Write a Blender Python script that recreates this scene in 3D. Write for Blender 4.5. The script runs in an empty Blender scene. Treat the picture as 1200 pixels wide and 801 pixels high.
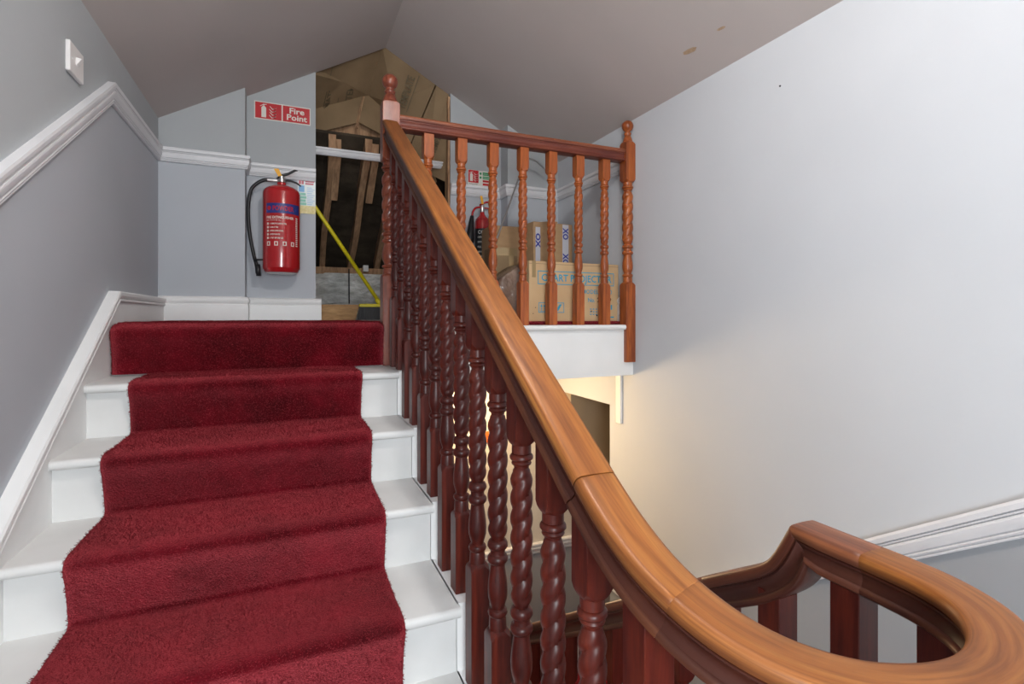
import bpy, math, random
from mathutils import Vector, noise, Matrix
random.seed(7)
sc = bpy.context.scene
COL = sc.collection

# ------------------------------------------------------------------ camera
cd = bpy.data.cameras.new('camera'); cam = bpy.data.objects.new('camera', cd); COL.objects.link(cam)
cd.sensor_fit = 'HORIZONTAL'; cd.sensor_width = 36.0; cd.lens = 601.143 * 36 / 1200
cd.shift_y = -30.0 / 1200; cd.clip_start = 0.02
cam.location = (0, 0, 0); cam.rotation_euler = (math.pi / 2, 0, -0.4111)
sc.camera = cam

# ------------------------------------------------------------------ world, lights, exposure
w = bpy.data.worlds.new('world'); sc.world = w; w.use_nodes = True
w.node_tree.nodes['Background'].inputs[0].default_value = (0.75, 0.8, 0.9, 1)
w.node_tree.nodes['Background'].inputs[1].default_value = 0.03
sc.view_settings.view_transform = 'Standard'; sc.view_settings.look = 'None'
sc.view_settings.gamma = 1; sc.view_settings.use_curve_mapping = False
sc.view_settings.exposure = 0.28

def light(name, kind, loc, energy, col, **kw):
    l = bpy.data.lights.new(name, kind); l.energy = energy; l.color = col
    for k, v in kw.items(): setattr(l, k, v)
    o = bpy.data.objects.new(name, l); COL.objects.link(o); o.location = loc
    return o
# daylight through the window of the half landing, behind the camera
a = light('window_light', 'AREA', (-0.05, -1.32, 0.05), 68, (0.90, 0.96, 1.0), shape='RECTANGLE', size=0.9, size_y=1.2)
a.rotation_euler = (math.pi / 2, 0, math.pi)
a.rotation_euler = Vector((0.45, 1, -0.22)).to_track_quat('-Z', 'Y').to_euler()

# ------------------------------------------------------------------ helpers
K = dict(STRUCT='structure')
def link(o, parent=None):
    COL.objects.link(o)
    if parent is not None: o.parent = parent
    return o
def mesh(name, V, F, m, parent=None, smooth=False, uv=None, kind=None):
    me = bpy.data.meshes.new(name); me.from_pydata([tuple(v) for v in V], [], F); me.materials.append(m)
    if smooth: me.polygons.foreach_set('use_smooth', [True] * len(me.polygons))
    if uv:
        l = me.uv_layers.new(name='UVMap')
        for lp in me.loops: l.data[lp.index].uv = uv[lp.vertex_index]
    me.update()
    o = link(bpy.data.objects.new(name, me), parent)
    if kind: o['kind'] = kind
    return o
def tag(o, label=None, cat=None, group=None, kind=None):
    if label: o['label'] = label
    if cat: o['category'] = cat
    if group: o['group'] = group
    if kind: o['kind'] = kind
    return o
def empty(name, loc=(0, 0, 0), label=None, cat=None, group=None, kind=None, rz=0, parent=None):
    o = bpy.data.objects.new(name, None); o.location = loc; o.rotation_euler.z = rz; o.empty_display_size = .05
    link(o, parent); return tag(o, label, cat, group, kind)
class MB:
    def __init__(s): s.V = []; s.F = []; s.U = []
    def add(s, V, F):
        n = len(s.V); s.V += [Vector(v) for v in V]; s.F += [tuple(i + n for i in f) for f in F]; return s
    def box(s, x0, x1, y0, y1, z0, z1, b=0.0):
        if b <= 0:
            V = [(x, y, z) for x in (x0, x1) for y in (y0, y1) for z in (z0, z1)]
            return s.add(V, [(0, 1, 3, 2), (4, 6, 7, 5), (0, 4, 5, 1), (2, 3, 7, 6), (0, 2, 6, 4), (1, 5, 7, 3)])
        # chamfered box
        V = []; idx = {}
        for ix, x in enumerate((x0, x1)):
            for iy, y in enumerate((y0, y1)):
                for iz, z in enumerate((z0, z1)):
                    sx = b if ix == 0 else -b; sy = b if iy == 0 else -b; sz = b if iz == 0 else -b
                    idx[ix, iy, iz] = len(V)
                    V += [(x, y + sy, z + sz), (x + sx, y, z + sz), (x + sx, y + sy, z)]
        F = []
        g = lambda a, c: idx[a] + c
        F += [(g((0,0,0),0), g((0,0,1),0), g((0,1,1),0), g((0,1,0),0)), (g((1,0,0),0), g((1,1,0),0), g((1,1,1),0), g((1,0,1),0))]
        F += [(g((0,0,0),1), g((1,0,0),1), g((1,0,1),1), g((0,0,1),1)), (g((0,1,0),1), g((0,1,1),1), g((1,1,1),1), g((1,1,0),1))]
        F += [(g((0,0,0),2), g((0,1,0),2), g((1,1,0),2), g((1,0,0),2)), (g((0,0,1),2), g((1,0,1),2), g((1,1,1),2), g((0,1,1),2))]
        for k in idx: F.append((idx[k], idx[k] + 1, idx[k] + 2))
        for iy in (0, 1):
            for iz in (0, 1): F.append((g((0,iy,iz),1), g((1,iy,iz),1), g((1,iy,iz),2), g((0,iy,iz),2)))
        for ix in (0, 1):
            for iz in (0, 1): F.append((g((ix,0,iz),0), g((ix,1,iz),0), g((ix,1,iz),2), g((ix,0,iz),2)))
        for ix in (0, 1):
            for iy in (0, 1): F.append((g((ix,iy,0),0), g((ix,iy,1),0), g((ix,iy,1),1), g((ix,iy,0),1)))
        return s.add(V, F)
    def prism(s, poly, ax, a0, a1):
        """polygon in the two other axes, extruded along axis ax from a0 to a1"""
        n = len(poly); V = []
        for a in (a0, a1):
            for p in poly:
                v = list(p); v.insert(ax, a); V.append(v)
        F = [tuple(range(n)), tuple(range(2 * n - 1, n - 1, -1))] + [(i, (i + 1) % n, n + (i + 1) % n, n + i) for i in range(n)]
        return s.add(V, F)
    def rings(s, R, close=True, caps=True):
        """R: list of rings (equal length lists of points)"""
        n = len(R[0]); V = [p for r in R for p in r]; F = []
        for i in range(len(R) - 1):
            for j in range(n if close else n - 1):
                k = (j + 1) % n
                F.append((i * n + j, i * n + k, (i + 1) * n + k, (i + 1) * n + j))
        if caps and close: F += [tuple(range(n - 1, -1, -1)), tuple(range((len(R) - 1) * n, len(R) * n))]
        return s.add(V, F)
    def lathe(s, prof, c=(0, 0, 0), n=32, M=None):
        R = []
        for (r, z) in prof:
            ring = [Vector((r * math.cos(2 * math.pi * j / n), r * math.sin(2 * math.pi * j / n), z)) for j in range(n)]
            R.append([(M @ p if M else p) + Vector(c) for p in ring])
        return s.rings(R)
    def tube(s, pts, r, n=10, sub=1):
        P = [Vector(p) for p in pts]
        if sub > 1: P = catmull(P, sub)
        R = []; ref = Vector((0.13, 0.31, 0.94)).normalized(); 
        for i, p in enumerate(P):
            t = (P[min(i + 1, len(P) - 1)] - P[max(i - 1, 0)]).normalized()
            u = t.cross(ref)
            if u.length < .1: u = t.cross(Vector((1, 0, 0)))
            u.normalize(); v = t.cross(u)
            rr = r[i] if isinstance(r, list) else r
            R.append([p + rr * (u * math.cos(2 * math.pi * j / n) + v * math.sin(2 * math.pi * j / n)) for j in range(n)])
        return s.rings(R)
    def build(s, name, m, parent=None, smooth=False, kind=None, fix=True, angle=None):
        o = mesh(name, s.V, s.F, m, parent, smooth or angle is not None, None, kind)
        if fix:
            import bmesh
            b = bmesh.new(); b.from_mesh(o.data); bmesh.ops.recalc_face_normals(b, faces=b.faces)
            if angle is not None:
                for e in b.edges:
                    if len(e.link_faces) == 2 and e.calc_face_angle(0) > math.radians(angle): e.smooth = False
            b.to_mesh(o.data); b.free()
        return o
def catmull(P, sub):
    out = []
    for i in range(len(P) - 1):
        p0 = P[max(i - 1, 0)]; p1 = P[i]; p2 = P[i + 1]; p3 = P[min(i + 2, len(P) - 1)]
        for k in range(sub):
            t = k / sub
            out.append(.5 * ((2 * p1) + (p2 - p0) * t + (2 * p0 - 5 * p1 + 4 * p2 - p3) * t * t + (3 * p1 - p0 - 3 * p2 + p3) * t ** 3))
    out.append(P[-1].copy()); return out
def box(name, m, parent, *a, b=0.0, kind=None): return MB().box(*a, b=b).build(name, m, parent, kind=kind)

# ------------------------------------------------------------------ materials
def mat(name, col, rough=.6, spec=.5, metal=0, coat=0, sheen=0):
    m = bpy.data.materials.new(name); m.use_nodes = True; p = m.node_tree.nodes['Principled BSDF']
    p.inputs['Base Color'].default_value = (*col, 1); p.inputs['Roughness'].default_value = rough
    p.inputs['Specular IOR Level'].default_value = spec; p.inputs['Metallic'].default_value = metal
    p.inputs['Coat Weight'].default_value = coat
    if sheen: p.inputs['Sheen Weight'].default_value = sheen; p.inputs['Sheen Roughness'].default_value = .4
    return m
def N(m, t, **kw):
    n = m.node_tree.nodes.new(t)
    for k, v in kw.items():
        if k in n.inputs.keys(): n.inputs[k].default_value = v
        else: setattr(n, k, v)
    return n
def L(m, a, b): m.node_tree.links.new(a, b)
def ramp(m, src, stops):
    r = N(m, 'ShaderNodeValToRGB'); e = r.color_ramp.elements
    while len(e) < len(stops): e.new(.5)
    for x, (p, c) in zip(e, stops): x.position = p; x.color = (*c, 1)
    L(m, src, r.inputs[0]); return r
def vary(m, c1, c2, scale=3, detail=4, bump=0.0, bscale=80, sx=(1, 1, 1), lo=.3, hi=.7, coord='Object', dist=.004, rough=None):
    p = m.node_tree.nodes['Principled BSDF']
    tc = N(m, 'ShaderNodeTexCoord'); mp = N(m, 'ShaderNodeMapping'); mp.inputs['Scale'].default_value = sx
    L(m, tc.outputs[coord], mp.inputs[0])
    n = N(m, 'ShaderNodeTexNoise', Scale=scale, Detail=detail); L(m, mp.outputs[0], n.inputs[0])
    r = ramp(m, n.outputs[0], [(lo, c1), (hi, c2)]); L(m, r.outputs[0], p.inputs['Base Color'])
    if rough:
        rr = N(m, 'ShaderNodeMapRange'); rr.inputs[3].default_value = rough[0]; rr.inputs[4].default_value = rough[1]
        L(m, n.outputs[0], rr.inputs[0]); L(m, rr.outputs[0], p.inputs['Roughness'])
    if bump:
        n2 = N(m, 'ShaderNodeTexNoise', Scale=bscale, Detail=3); L(m, mp.outputs[0], n2.inputs[0])
        b = N(m, 'ShaderNodeBump', Strength=bump, Distance=dist); L(m, n2.outputs[0], b.inputs['Height']); L(m, b.outputs[0], p.inputs['Normal'])
    return m
def wood(name, dark, mid, lightc, sx, rough=.4, coat=.16, coord='Object', scale=1.0, lo=.3, hi=.72):
    """long-grained wood; sx are the per-axis frequencies"""
    m = mat(name, mid, rough, .45, coat=coat); p = m.node_tree.nodes['Principled BSDF']; p.inputs['Coat Roughness'].default_value = .22
    tc = N(m, 'ShaderNodeTexCoord'); mp = N(m, 'ShaderNodeMapping'); mp.inputs['Scale'].default_value = sx
    L(m, tc.outputs[coord], mp.inputs[0])
    n = N(m, 'ShaderNodeTexNoise', Scale=scale, Detail=6, Distortion=.6, Roughness=.62); L(m, mp.outputs[0], n.inputs[0])
    r = ramp(m, n.outputs[0], [(lo, dark), (.5, mid), (hi, lightc)])
    mp2 = N(m, 'ShaderNodeMapping'); mp2.inputs['Scale'].default_value = tuple(v * (3.2 if v > 5 else 5) for v in sx); L(m, tc.outputs[coord], mp2.inputs[0])
    f = N(m, 'ShaderNodeTexNoise', Scale=scale, Detail=3); L(m, mp2.outputs[0], f.inputs[0])
    mx = N(m, 'ShaderNodeMix', data_type='RGBA', blend_type='MULTIPLY'); mx.inputs[0].default_value = .55
    r2 = ramp(m, f.outputs[0], [(.35, (.55, .5, .48)), (.55, (1, 1, 1))])
    L(m, r.outputs[0], mx.inputs[6]); L(m, r2.outputs[0], mx.inputs[7]); L(m, mx.outputs[2], p.inputs['Base Color'])
    b = N(m, 'ShaderNodeBump', Strength=.12, Distance=.001); L(m, f.outputs[0], b.inputs['Height']); L(m, b.outputs[0], p.inputs['Normal'])
    return m
M = {}
M['wall_lit'] = vary(mat('wall_grey_lit', (.6, .6, .61), .75, .3), (.55, .575, .61), (.59, .615, .65), 1.3, 3, .06, 60, dist=.002)  # right wall: same paint as the others, its stronger light put into the colour
M['wall'] = vary(mat('wall_grey_dimmed', (.5, .52, .54), .75, .3), (.395, .415, .43), (.43, .45, .465), 1.3, 3, .06, 60, dist=.002)  # left and back walls: same paint, darkened for the weaker light there
M['wall_dado'] = vary(mat('dado_paint_grey', (.47, .48, .52), .7, .3), (.44, .465, .50), (.48, .505, .545), 1.3, 3, .06, 60, dist=.002)
M['wall_low'] = vary(mat('wall_mid_grey', (.4, .42, .46), .7, .3), (.30, .315, .335), (.33, .345, .365), 1.3, 3, .06, 60, dist=.002)  # darker grey, below the right dado rail and on the lower hall wall
M['hall'] = vary(mat('hall_wall_paint', (.6, .55, .47), .75, .3), (.56, .52, .46), (.60, .56, .50), 1.5, 3, .05, 60, dist=.002)
M['ceil'] = vary(mat('ceiling_paint', (.5, .45, .43), .85, .2), (.51, .455, .43), (.57, .51, .485), 1.1, 4, .1, 25, dist=.004)
M['white'] = vary(mat('white_gloss_paint', (.8, .8, .79), .38, .45), (.78, .785, .78), (.84, .84, .835), 4, 4, .05, 30, dist=.002)
M['step'] = vary(mat('worn_white_step_paint', (.62, .62, .61), .42, .4), (.63, .63, .62), (.70, .70, .69), 6, 5, .08, 30, dist=.002)
M['trimw'] = vary(mat('white_trim_paint', (.72, .72, .74), .4, .45), (.70, .70, .72), (.77, .77, .79), 5, 4, .06, 40, dist=.002)
M['plastic'] = mat('white_plastic', (.75, .73, .72), .35)
red = ((.035, .004, .006), (.085, .012, .013), (.15, .03, .022))
dk = ((.026, .003, .002), (.078, .009, .0045), (.15, .023, .009))
og = ((.17, .032, .009), (.33, .078, .016), (.48, .135, .028))
M['mahog'] = wood('dark_mahogany', *dk, (26, 26, 2.2))
M['mahog'].node_tree.nodes['Principled BSDF'].inputs['Specular IOR Level'].default_value = .34; M['mahog'].node_tree.nodes['Principled BSDF'].inputs['Coat Weight'].default_value = .10
M['mahog_lit'] = wood('lit_mahogany', *og, (26, 26, 2.2), rough=.34)  # landing balusters: same mahogany, the light on them put in as orange
M['newelw'] = wood('newel_mahogany', (.10, .02, .012), (.2, .045, .022), (.30, .085, .04), (24, 24, 2.2), rough=.3)
# handrail: worn pale on its top face, dark red stain left on its moulded sides
def railmat(name, worn, stain):
    m = wood(name, *worn, (1.6, 75, 1), rough=.45, coat=.10, coord='UV'); p = m.node_tree.nodes['Principled BSDF']
    src = p.inputs['Base Color'].links[0].from_socket
    at = N(m, 'ShaderNodeAttribute'); at.attribute_name = 'worn'
    r = ramp(m, at.outputs['Fac'], [(.0, (0, 0, 0)), (1., (1, 1, 1))])
    tc = N(m, 'ShaderNodeTexCoord'); mp = N(m, 'ShaderNodeMapping'); mp.inputs['Scale'].default_value = (3, 9, 1); L(m, tc.outputs['UV'], mp.inputs[0])
    n = N(m, 'ShaderNodeTexNoise', Scale=1.5, Detail=4); L(m, mp.outputs[0], n.inputs[0])
    ad = N(m, 'ShaderNodeMath', operation='MULTIPLY_ADD'); L(m, n.outputs[0], ad.inputs[0]); ad.inputs[1].default_value = .7; ad.inputs[2].default_value = -.35
    ad2 = N(m, 'ShaderNodeMath', operation='ADD'); L(m, ad.outputs[0], ad2.inputs[0]); L(m, r.outputs[0], ad2.inputs[1]); ad2.use_clamp = True
    r3 = ramp(m, n.outputs[0], [(.3, stain[0]), (.7, stain[1])])
    mx = N(m, 'ShaderNodeMix', data_type='RGBA'); L(m, ad2.outputs[0], mx.inputs[0]); L(m, r3.outputs[0], mx.inputs[6]); L(m, src, mx.inputs[7])
    L(m, mx.outputs[2], p.inputs['Base Color']); return m
worn = ((.15, .043, .010), (.26, .088, .019), (.36, .145, .034))
worn2 = ((.13, .035, .016), (.26, .075, .03), (.38, .125, .05))
M['rail'] = railmat('worn_handrail_mahogany', worn, ((.035, .008, .005), (.08, .020, .009)))
M['rail'].node_tree.nodes['Principled BSDF'].inputs['Specular IOR Level'].default_value = .32; M['rail'].node_tree.nodes['Principled BSDF'].inputs['Coat Weight'].default_value = .06
M['rail_dark'] = railmat('dark_handrail_mahogany', ((.07, .018, .010), (.13, .036, .016), (.20, .065, .028)), ((.035, .008, .006), (.07, .018, .010)))
M['rail_arm'] = railmat('dimmed_handrail_mahogany', ((.12, .034, .015), (.22, .07, .027), (.32, .12, .05)), ((.045, .010, .007), (.09, .024, .012)))  # far arm: same rail, colour darkened where less light glances off it
M['rail_up'] = railmat('landing_rail_mahogany', worn2, ((.10, .02, .014), (.17, .04, .022)))
# carpet
def carpet(name):
    m = mat(name, (.22, .006, .02), .95, .12, sheen=1.0); p = m.node_tree.nodes['Principled BSDF']
    p.inputs['Sheen Roughness'].default_value = .28; p.inputs['Sheen Tint'].default_value = (1, .15, .18, 1)
    tc = N(m, 'ShaderNodeTexCoord')
    n1 = N(m, 'ShaderNodeTexNoise', Scale=7, Detail=5, Roughness=.6); n2 = N(m, 'ShaderNodeTexNoise', Scale=210, Detail=5, Roughness=.75)
    L(m, tc.outputs['Object'], n1.inputs[0]); L(m, tc.outputs['Object'], n2.inputs[0])
    r1 = ramp(m, n1.outputs[0], [(.32, (.07, .0004, .003)), (.5, (.125, .001, .006)), (.7, (.20, .004, .013))])
    r2 = ramp(m, n2.outputs[0], [(.3, (.45, .45, .45)), (.62, (1.15, 1.15, 1.15))])
    mx = N(m, 'ShaderNodeMix', data_type='RGBA', blend_type='MULTIPLY'); mx.inputs[0].default_value = .8
    L(m, r1.outputs[0], mx.inputs[6]); L(m, r2.outputs[0], mx.inputs[7]); L(m, mx.outputs[2], p.inputs['Base Color'])
    b = N(m, 'ShaderNodeBump', Strength=1, Distance=.008); L(m, n2.outputs[0], b.inputs['Height'])
    L(m, b.outputs[0], p.inputs['Normal']); return m
M['carpet'] = carpet('crimson_pile_carpet')
M['red'] = mat('extinguisher_red', (.42, .012, .016), .22, .5, coat=.6)
M['black'] = mat('black_rubber', (.012, .012, .014), .45)
M['steel'] = mat('brushed_metal', (.6, .6, .6), .3, metal=1)
M['brass'] = mat('brass', (.6, .42, .18), .3, metal=1)
M['blue'] = mat('label_blue', (.02, .035, .20), .4)
M['cream'] = mat('label_cream', (.75, .68, .62), .5)
M['yellow'] = mat('yellow_plastic', (.62, .52, .01), .4)
M['orange'] = mat('orange_plastic', (.85, .42, .02), .5)
M['signred'] = mat('sign_red', (.50, .008, .016), .4)
M['signwhite'] = mat('sign_white', (.72, .70, .64), .45)
M['signgreen'] = mat('sign_green', (.02, .28, .10), .45)
M['cardwhite'] = mat('laminated_card', (.68, .78, .80), .25)
M['cardgreen'] = mat('card_green', (.22, .58, .45), .4)
M['cardblue'] = mat('card_blue', (.16, .42, .72), .4)
M['cardred'] = mat('card_red', (.55, .12, .16), .4)
M['tape'] = vary(mat('yellowed_tape', (.7, .6, .22), .35), (.62, .52, .18), (.78, .68, .32), 60, 3)
M['card'] = vary(mat('brown_cardboard', (.42, .26, .13), .85, .2), (.36, .225, .12), (.44, .29, .16), 5, 5, .15, 120, sx=(1, 1, 3), dist=.001)
M['card_old'] = vary(mat('dusty_cardboard', (.26, .17, .09), .9, .15), (.22, .15, .085), (.31, .215, .125), 4, 5, .15, 120, dist=.001)
M['card_pale'] = vary(mat('pale_cardboard', (.55, .38, .2), .85, .2), (.52, .345, .185), (.60, .42, .24), 5, 5, .1, 120, dist=.001)
M['ink'] = mat('blue_box_ink', (.03, .30, .46), .7)
M['navy'] = mat('navy_tape_ink', (.03, .04, .30), .6)
M['inkbrown'] = mat('faded_carton_ink', (.13, .10, .055), .8)
M['inkblack'] = mat('marker_ink', (.01, .01, .01), .6)
M['tapewhite'] = mat('white_parcel_tape', (.55, .56, .62), .3)
M['tapebrown'] = mat('clear_brown_tape', (.34, .24, .12), .18)
M['brownbag'] = vary(mat('brown_plastic', (.14, .09, .065), .25, .6), (.10, .062, .045), (.2, .13, .095), 9, 4, .7, 16, dist=.03)
M['rafter'] = wood('rough_rafter_timber', (.28, .15, .08), (.46, .27, .15), (.60, .38, .22), (22, 3, 3), rough=.85, coat=0)
M['plank'] = wood('pale_board', (.34, .18, .07), (.48, .28, .12), (.58, .36, .17), (3, 20, 20), rough=.7, coat=0)
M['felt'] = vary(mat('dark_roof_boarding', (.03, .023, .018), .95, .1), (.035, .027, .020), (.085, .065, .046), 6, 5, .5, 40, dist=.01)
M['stone'] = vary(mat('whitewashed_stone', (.85, .84, .81), .85, .2), (.52, .51, .47), (.99, .98, .95), 9, 9, 1., 16, dist=.04, sx=(1, 1, 2.2))
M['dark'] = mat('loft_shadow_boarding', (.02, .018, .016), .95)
M['corridor_shade'] = mat('corridor_shade_brown', (.30, .235, .165), .6)  # brown that holds the shade of the upper corridor wall
M['stain'] = vary(mat('brown_plaster_stain', (.3, .16, .07), .8), (.36, .22, .11), (.56, .42, .30), 160, 3)
M['bristle'] = mat('black_bristle', (.015, .015, .018), .5)
M['signorange'] = mat('orange_notice', (.75, .13, .02), .5)
M['glow'] = mat('warm_lamp_glass', (1, .8, .55), .4)
g = M['glow'].node_tree.nodes['Principled BSDF']; g.inputs['Emission Color'].default_value = (1, .72, .4, 1); g.inputs['Emission Strength'].default_value = 6
M['glow2'] = mat('ceiling_lamp_glass', (1, .95, .9), .4)
g = M['glow2'].node_tree.nodes['Principled BSDF']; g.inputs['Emission Color'].default_value = (1, .93, .85, 1); g.inputs['Emission Strength'].default_value = 4
M['pane'] = mat('window_glass', (.9, .95, 1), .05); M['pane'].node_tree.nodes['Principled BSDF'].inputs['Transmission Weight'].default_value = 1

# ------------------------------------------------------------------ main dimensions
R, G = .19, .2874                 # rise and going
YN, ZL = 2.5086, -.0493           # landing edge and landing level
XL, XW, XR = -.65, -.68, 1.90     # string face, left wall, right wall
XN = .4395                        # right end of the tread nosings
P = R / G                         # pitch
HALF = ZL - 8 * R; HALLZ = ZL - 14 * R
RX, RZ = .62, 1.87                # ceiling ridge
def ceil_z(x): return RZ - (.569 * (RX - x) if x < RX else .539 * (x - RX))

# ------------------------------------------------------------------ walls, floors, ceiling
def dado_left(y):                 # mid height of the rail on the left wall
    return .925 if y > 2.61 else .925 - (2.61 - y) * P
# left wall, two greys meeting behind the dado rail
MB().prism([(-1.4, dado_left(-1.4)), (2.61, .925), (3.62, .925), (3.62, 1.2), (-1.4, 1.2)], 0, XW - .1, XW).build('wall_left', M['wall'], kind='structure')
MB().prism([(-1.4, -2.8), (3.62, -2.8), (3.62, .925), (2.61, .925), (-1.4, dado_left(-1.4))], 0, XW - .1, XW).build('wall_left', M['wall_dado'], kind='structure')
# right wall
def dado_right(y): return -.786 - .04 - (y - 1.137) * .665 if y < 2.5 else -1.73
def rup(y): return -.826 - (y - 1.137) * .665
MB().prism([(-1.4, rup(-.4)), (-.4, rup(-.4)), (2.45, rup(2.45)), (2.78, rup(2.45)), (2.78, -.568), (3.60, -.568), (3.60, .925), (2.50, .925), (2.50, 1.24), (-1.4, 1.24)], 0, XR, XR + .1).build('wall_right', M['wall_lit'], kind='structure')
MB().prism([(2.50, .925), (3.60, .925), (3.60, 1.24), (2.50, 1.24)], 0, XR, XR + .1).build('wall_right', M['wall_lit'], kind='structure')
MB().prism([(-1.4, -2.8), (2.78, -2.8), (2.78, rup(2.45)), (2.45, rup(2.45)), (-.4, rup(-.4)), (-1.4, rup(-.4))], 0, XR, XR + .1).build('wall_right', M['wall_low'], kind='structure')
def back(x0, x1, y, cut=()):
    zl = .925
    poly = [(x0, zl), (x1, zl), (x1, ceil_z(x1) + .02)] + ([(RX, RZ + .02)] if x0 < RX < x1 else []) + [(x0, ceil_z(x0) + .02)]
    MB().prism(poly, 1, y, 3.72).build('wall_back', M['wall'], kind='structure')
    MB().box(x0, x1, y, 3.72, ZL - .3, zl).build('wall_back', M['wall_dado'], kind='structure')
back(XW, -.24, 3.485); back(-.24, .165, 3.62); back(1.081, 1.478, 3.60); back(1.478, XR, 3.47)
# stairwell end behind the camera, with a window
wb = MB(); wb.box(XW, -.5, -1.5, -1.4, HALF, 1.9); wb.box(.4, XR, -1.5, -1.4, HALF, 1.9); wb.box(-.5, .4, -1.5, -1.4, HALF, -.45); wb.box(-.5, .4, -1.5, -1.4, .75, 1.9)
wb.build('wall_front', M['wall'], kind='structure')
wf = MB(); wf.box(-.5, -.45, -1.48, -1.4, -.45, .75); wf.box(.35, .4, -1.48, -1.4, -.45, .75); wf.box(-.45, .35, -1.48, -1.4, -.45, -.40); wf.box(-.45, .35, -1.48, -1.4, .70, .75); wf.box(-.45, .35, -1.47, -1.42, .13, .17)
wo = wf.build('window_1', M['white'], kind='structure'); box('pane', M['pane'], wo, -.45, .35, -1.455, -1.449, -.40, .70)
# ceiling: two slopes
MB().prism([(XW - .1, ceil_z(XW - .1)), (RX, RZ), (RX, RZ + .06), (XW - .1, ceil_z(XW - .1) + .06)], 1, -1.5, 3.63).build('ceiling', M['ceil'], kind='structure')
MB().prism([(RX, RZ), (XR + .1, ceil_z(XR + .1)), (XR + .1, ceil_z(XR + .1) + .06), (RX, RZ + .06)], 1, -1.5, 3.63).build('ceiling', M['ceil'], kind='structure')
# floors
MB().box(XW, XR, -1.4, .50, HALF - .25, HALF).box(.93, XR, .50, .865, HALF - .25, HALF).build('floor', M['white'], kind='structure')
MB().box(.36, XR, 2.60, 4.4, -.352, ZL).box(XW, .36, 2.60, 4.4, -.352, ZL).build('floor', M['white'], kind='structure')
MB().box(XW, 3.3, -1.4, 3.5, HALLZ - .1, HALLZ).build('floor', M['carpet'], kind='structure')
MB().box(.03 + .47, XR, 2.535, 2.60, -.352, ZL - .03, b=.001).build('trim_1', M['white'], kind='structure')      # fascia
no = MB(); no.rings([[Vector((x, 2.532 + y, ZL - .015 + z)) for (y, z) in [(.07, .015), (-.012, .015), (-.019, .010), (-.023, 0), (-.019, -.010), (-.012, -.015), (.07, -.015)]] for x in (.507, 1.832)])
no.build('trim_2', M['white'], kind='structure', angle=40)
# lower hall
MB().box(XW, 3.3, 3.49, 3.6, HALLZ, -1.72).build('wall_back_lower', M['wall_low'], kind='structure')
MB().box(XW, 3.3, 3.49, 3.6, -1.72, -.352).build('wall_back_lower', M['hall'], kind='structure')
MB().box(3.2, 3.3, 2.6, 3.5, HALLZ, -.35).box(2.0, 3.3, 2.68, 2.78, HALLZ, -.35).box(2.0, 3.3, 2.68, 3.6, -.45, -.35).build('wall_corridor', M['hall'], kind='structure')
MB().box(1.902, 3.19, 3.28, 3.48, -1.12, -.57).box(2.001, 3.19, 3.28, 3.48, -.57, -.452).build('corridor_shade_box', M['corridor_shade'], kind='structure')  # added box, its colour stands for shade on the upper corridor wall

# ------------------------------------------------------------------ mouldings
DADO = [(0, -.04), (.010, -.04), (.014, -.037), (.014, -.034), (.009, -.032), (.015, -.030), (.0175, -.026), (.0165, -.0235), (.011, -.0215), (.0175, -.019), (.0225, -.008), (.0255, .004), (.0245, .010), (.017, .012), (.024, .014), (.0245, .0175), (.018, .0195), (.027, .0215), (.029, .034), (.026, .041), (0, .041)]
def moulding(name, path, prof, m, kind='structure', sc_=1.0):
    """path: list of (pos, out, up)"""
    Rr = [[Vector(p) + Vector(o) * a * sc_ + Vector(u) * b * sc_ for (a, b) in prof] for (p, o, u) in path]
    return MB().rings(Rr).build(name, m, None, kind=kind, angle=18)
s_ = math.hypot(1, P); upn = Vector((0, -P, 1)) / s_; th = math.atan(P)
upk = Vector((0, -math.tan(th / 2), 1))
yk = 2.61
moulding('trim_3', [((XW, -1.3, .925 - (yk + 1.3) * P), (1, 0, 0), upn), ((XW, yk, .925), (1, 0, 0), upk), ((XW, 3.485, .925), (1, -1, 0), (0, 0, 1)), ((-.24, 3.485, .925), (1, -1, 0), (0, 0, 1)),
                    ((-.24, 3.62, .925), (1, -1, 0), (0, 0, 1)), ((.165, 3.62, .925), (0, -1, 0), (0, 0, 1))], DADO, M['trimw'])
moulding('trim_4', [((1.081, 3.60, .925), (0, -1, 0), (0, 0, 1)), ((1.478, 3.60, .925), (-1, -1, 0), (0, 0, 1)), ((1.478, 3.47, .925), (-1, -1, 0), (0, 0, 1)), ((XR, 3.47, .925), (-1, -1, 0), (0, 0, 1)), ((XR, 2.58, .925), (-1, 0, 0), (0, 0, 1))], DADO, M['trimw'])
up2 = Vector((0, .665, 1)).normalized()
moulding('trim_5', [((XR, -.3, rup(-.3)), (-1, 0, 0), up2), ((XR, 2.45, rup(2.45)), (-1, 0, 0), (0, .3, 1)), ((XR, 2.77, rup(2.45)), (-1, 0, 0), (0, 0, 1))], DADO, M['trimw'], sc_=1.15)
moulding('trim_6', [((XW, 3.49, -1.75), (0, -1, 0), (0, 0, 1)), ((3.2, 3.49, -1.75), (0, -1, 0), (0, 0, 1))], DADO, M['trimw'])
SK = [(0, 0), (.018, 0), (.018, .118), (.014, .124), (.016, .130), (.020, .136), (.022, .148), (.018, .158), (.012, .164), (0, .168)]
moulding('baseboard_back', [((XW, 3.485, ZL), (0, -1, 0), (0, 0, 1)), ((-.24, 3.485, ZL), (1, -1, 0), (0, 0, 1)), ((-.24, 3.62, ZL), (1, -1, 0), (0, 0, 1)), ((.20, 3.62, ZL), (0, -1, 0), (0, 0, 1))], SK, M['white'])
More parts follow.
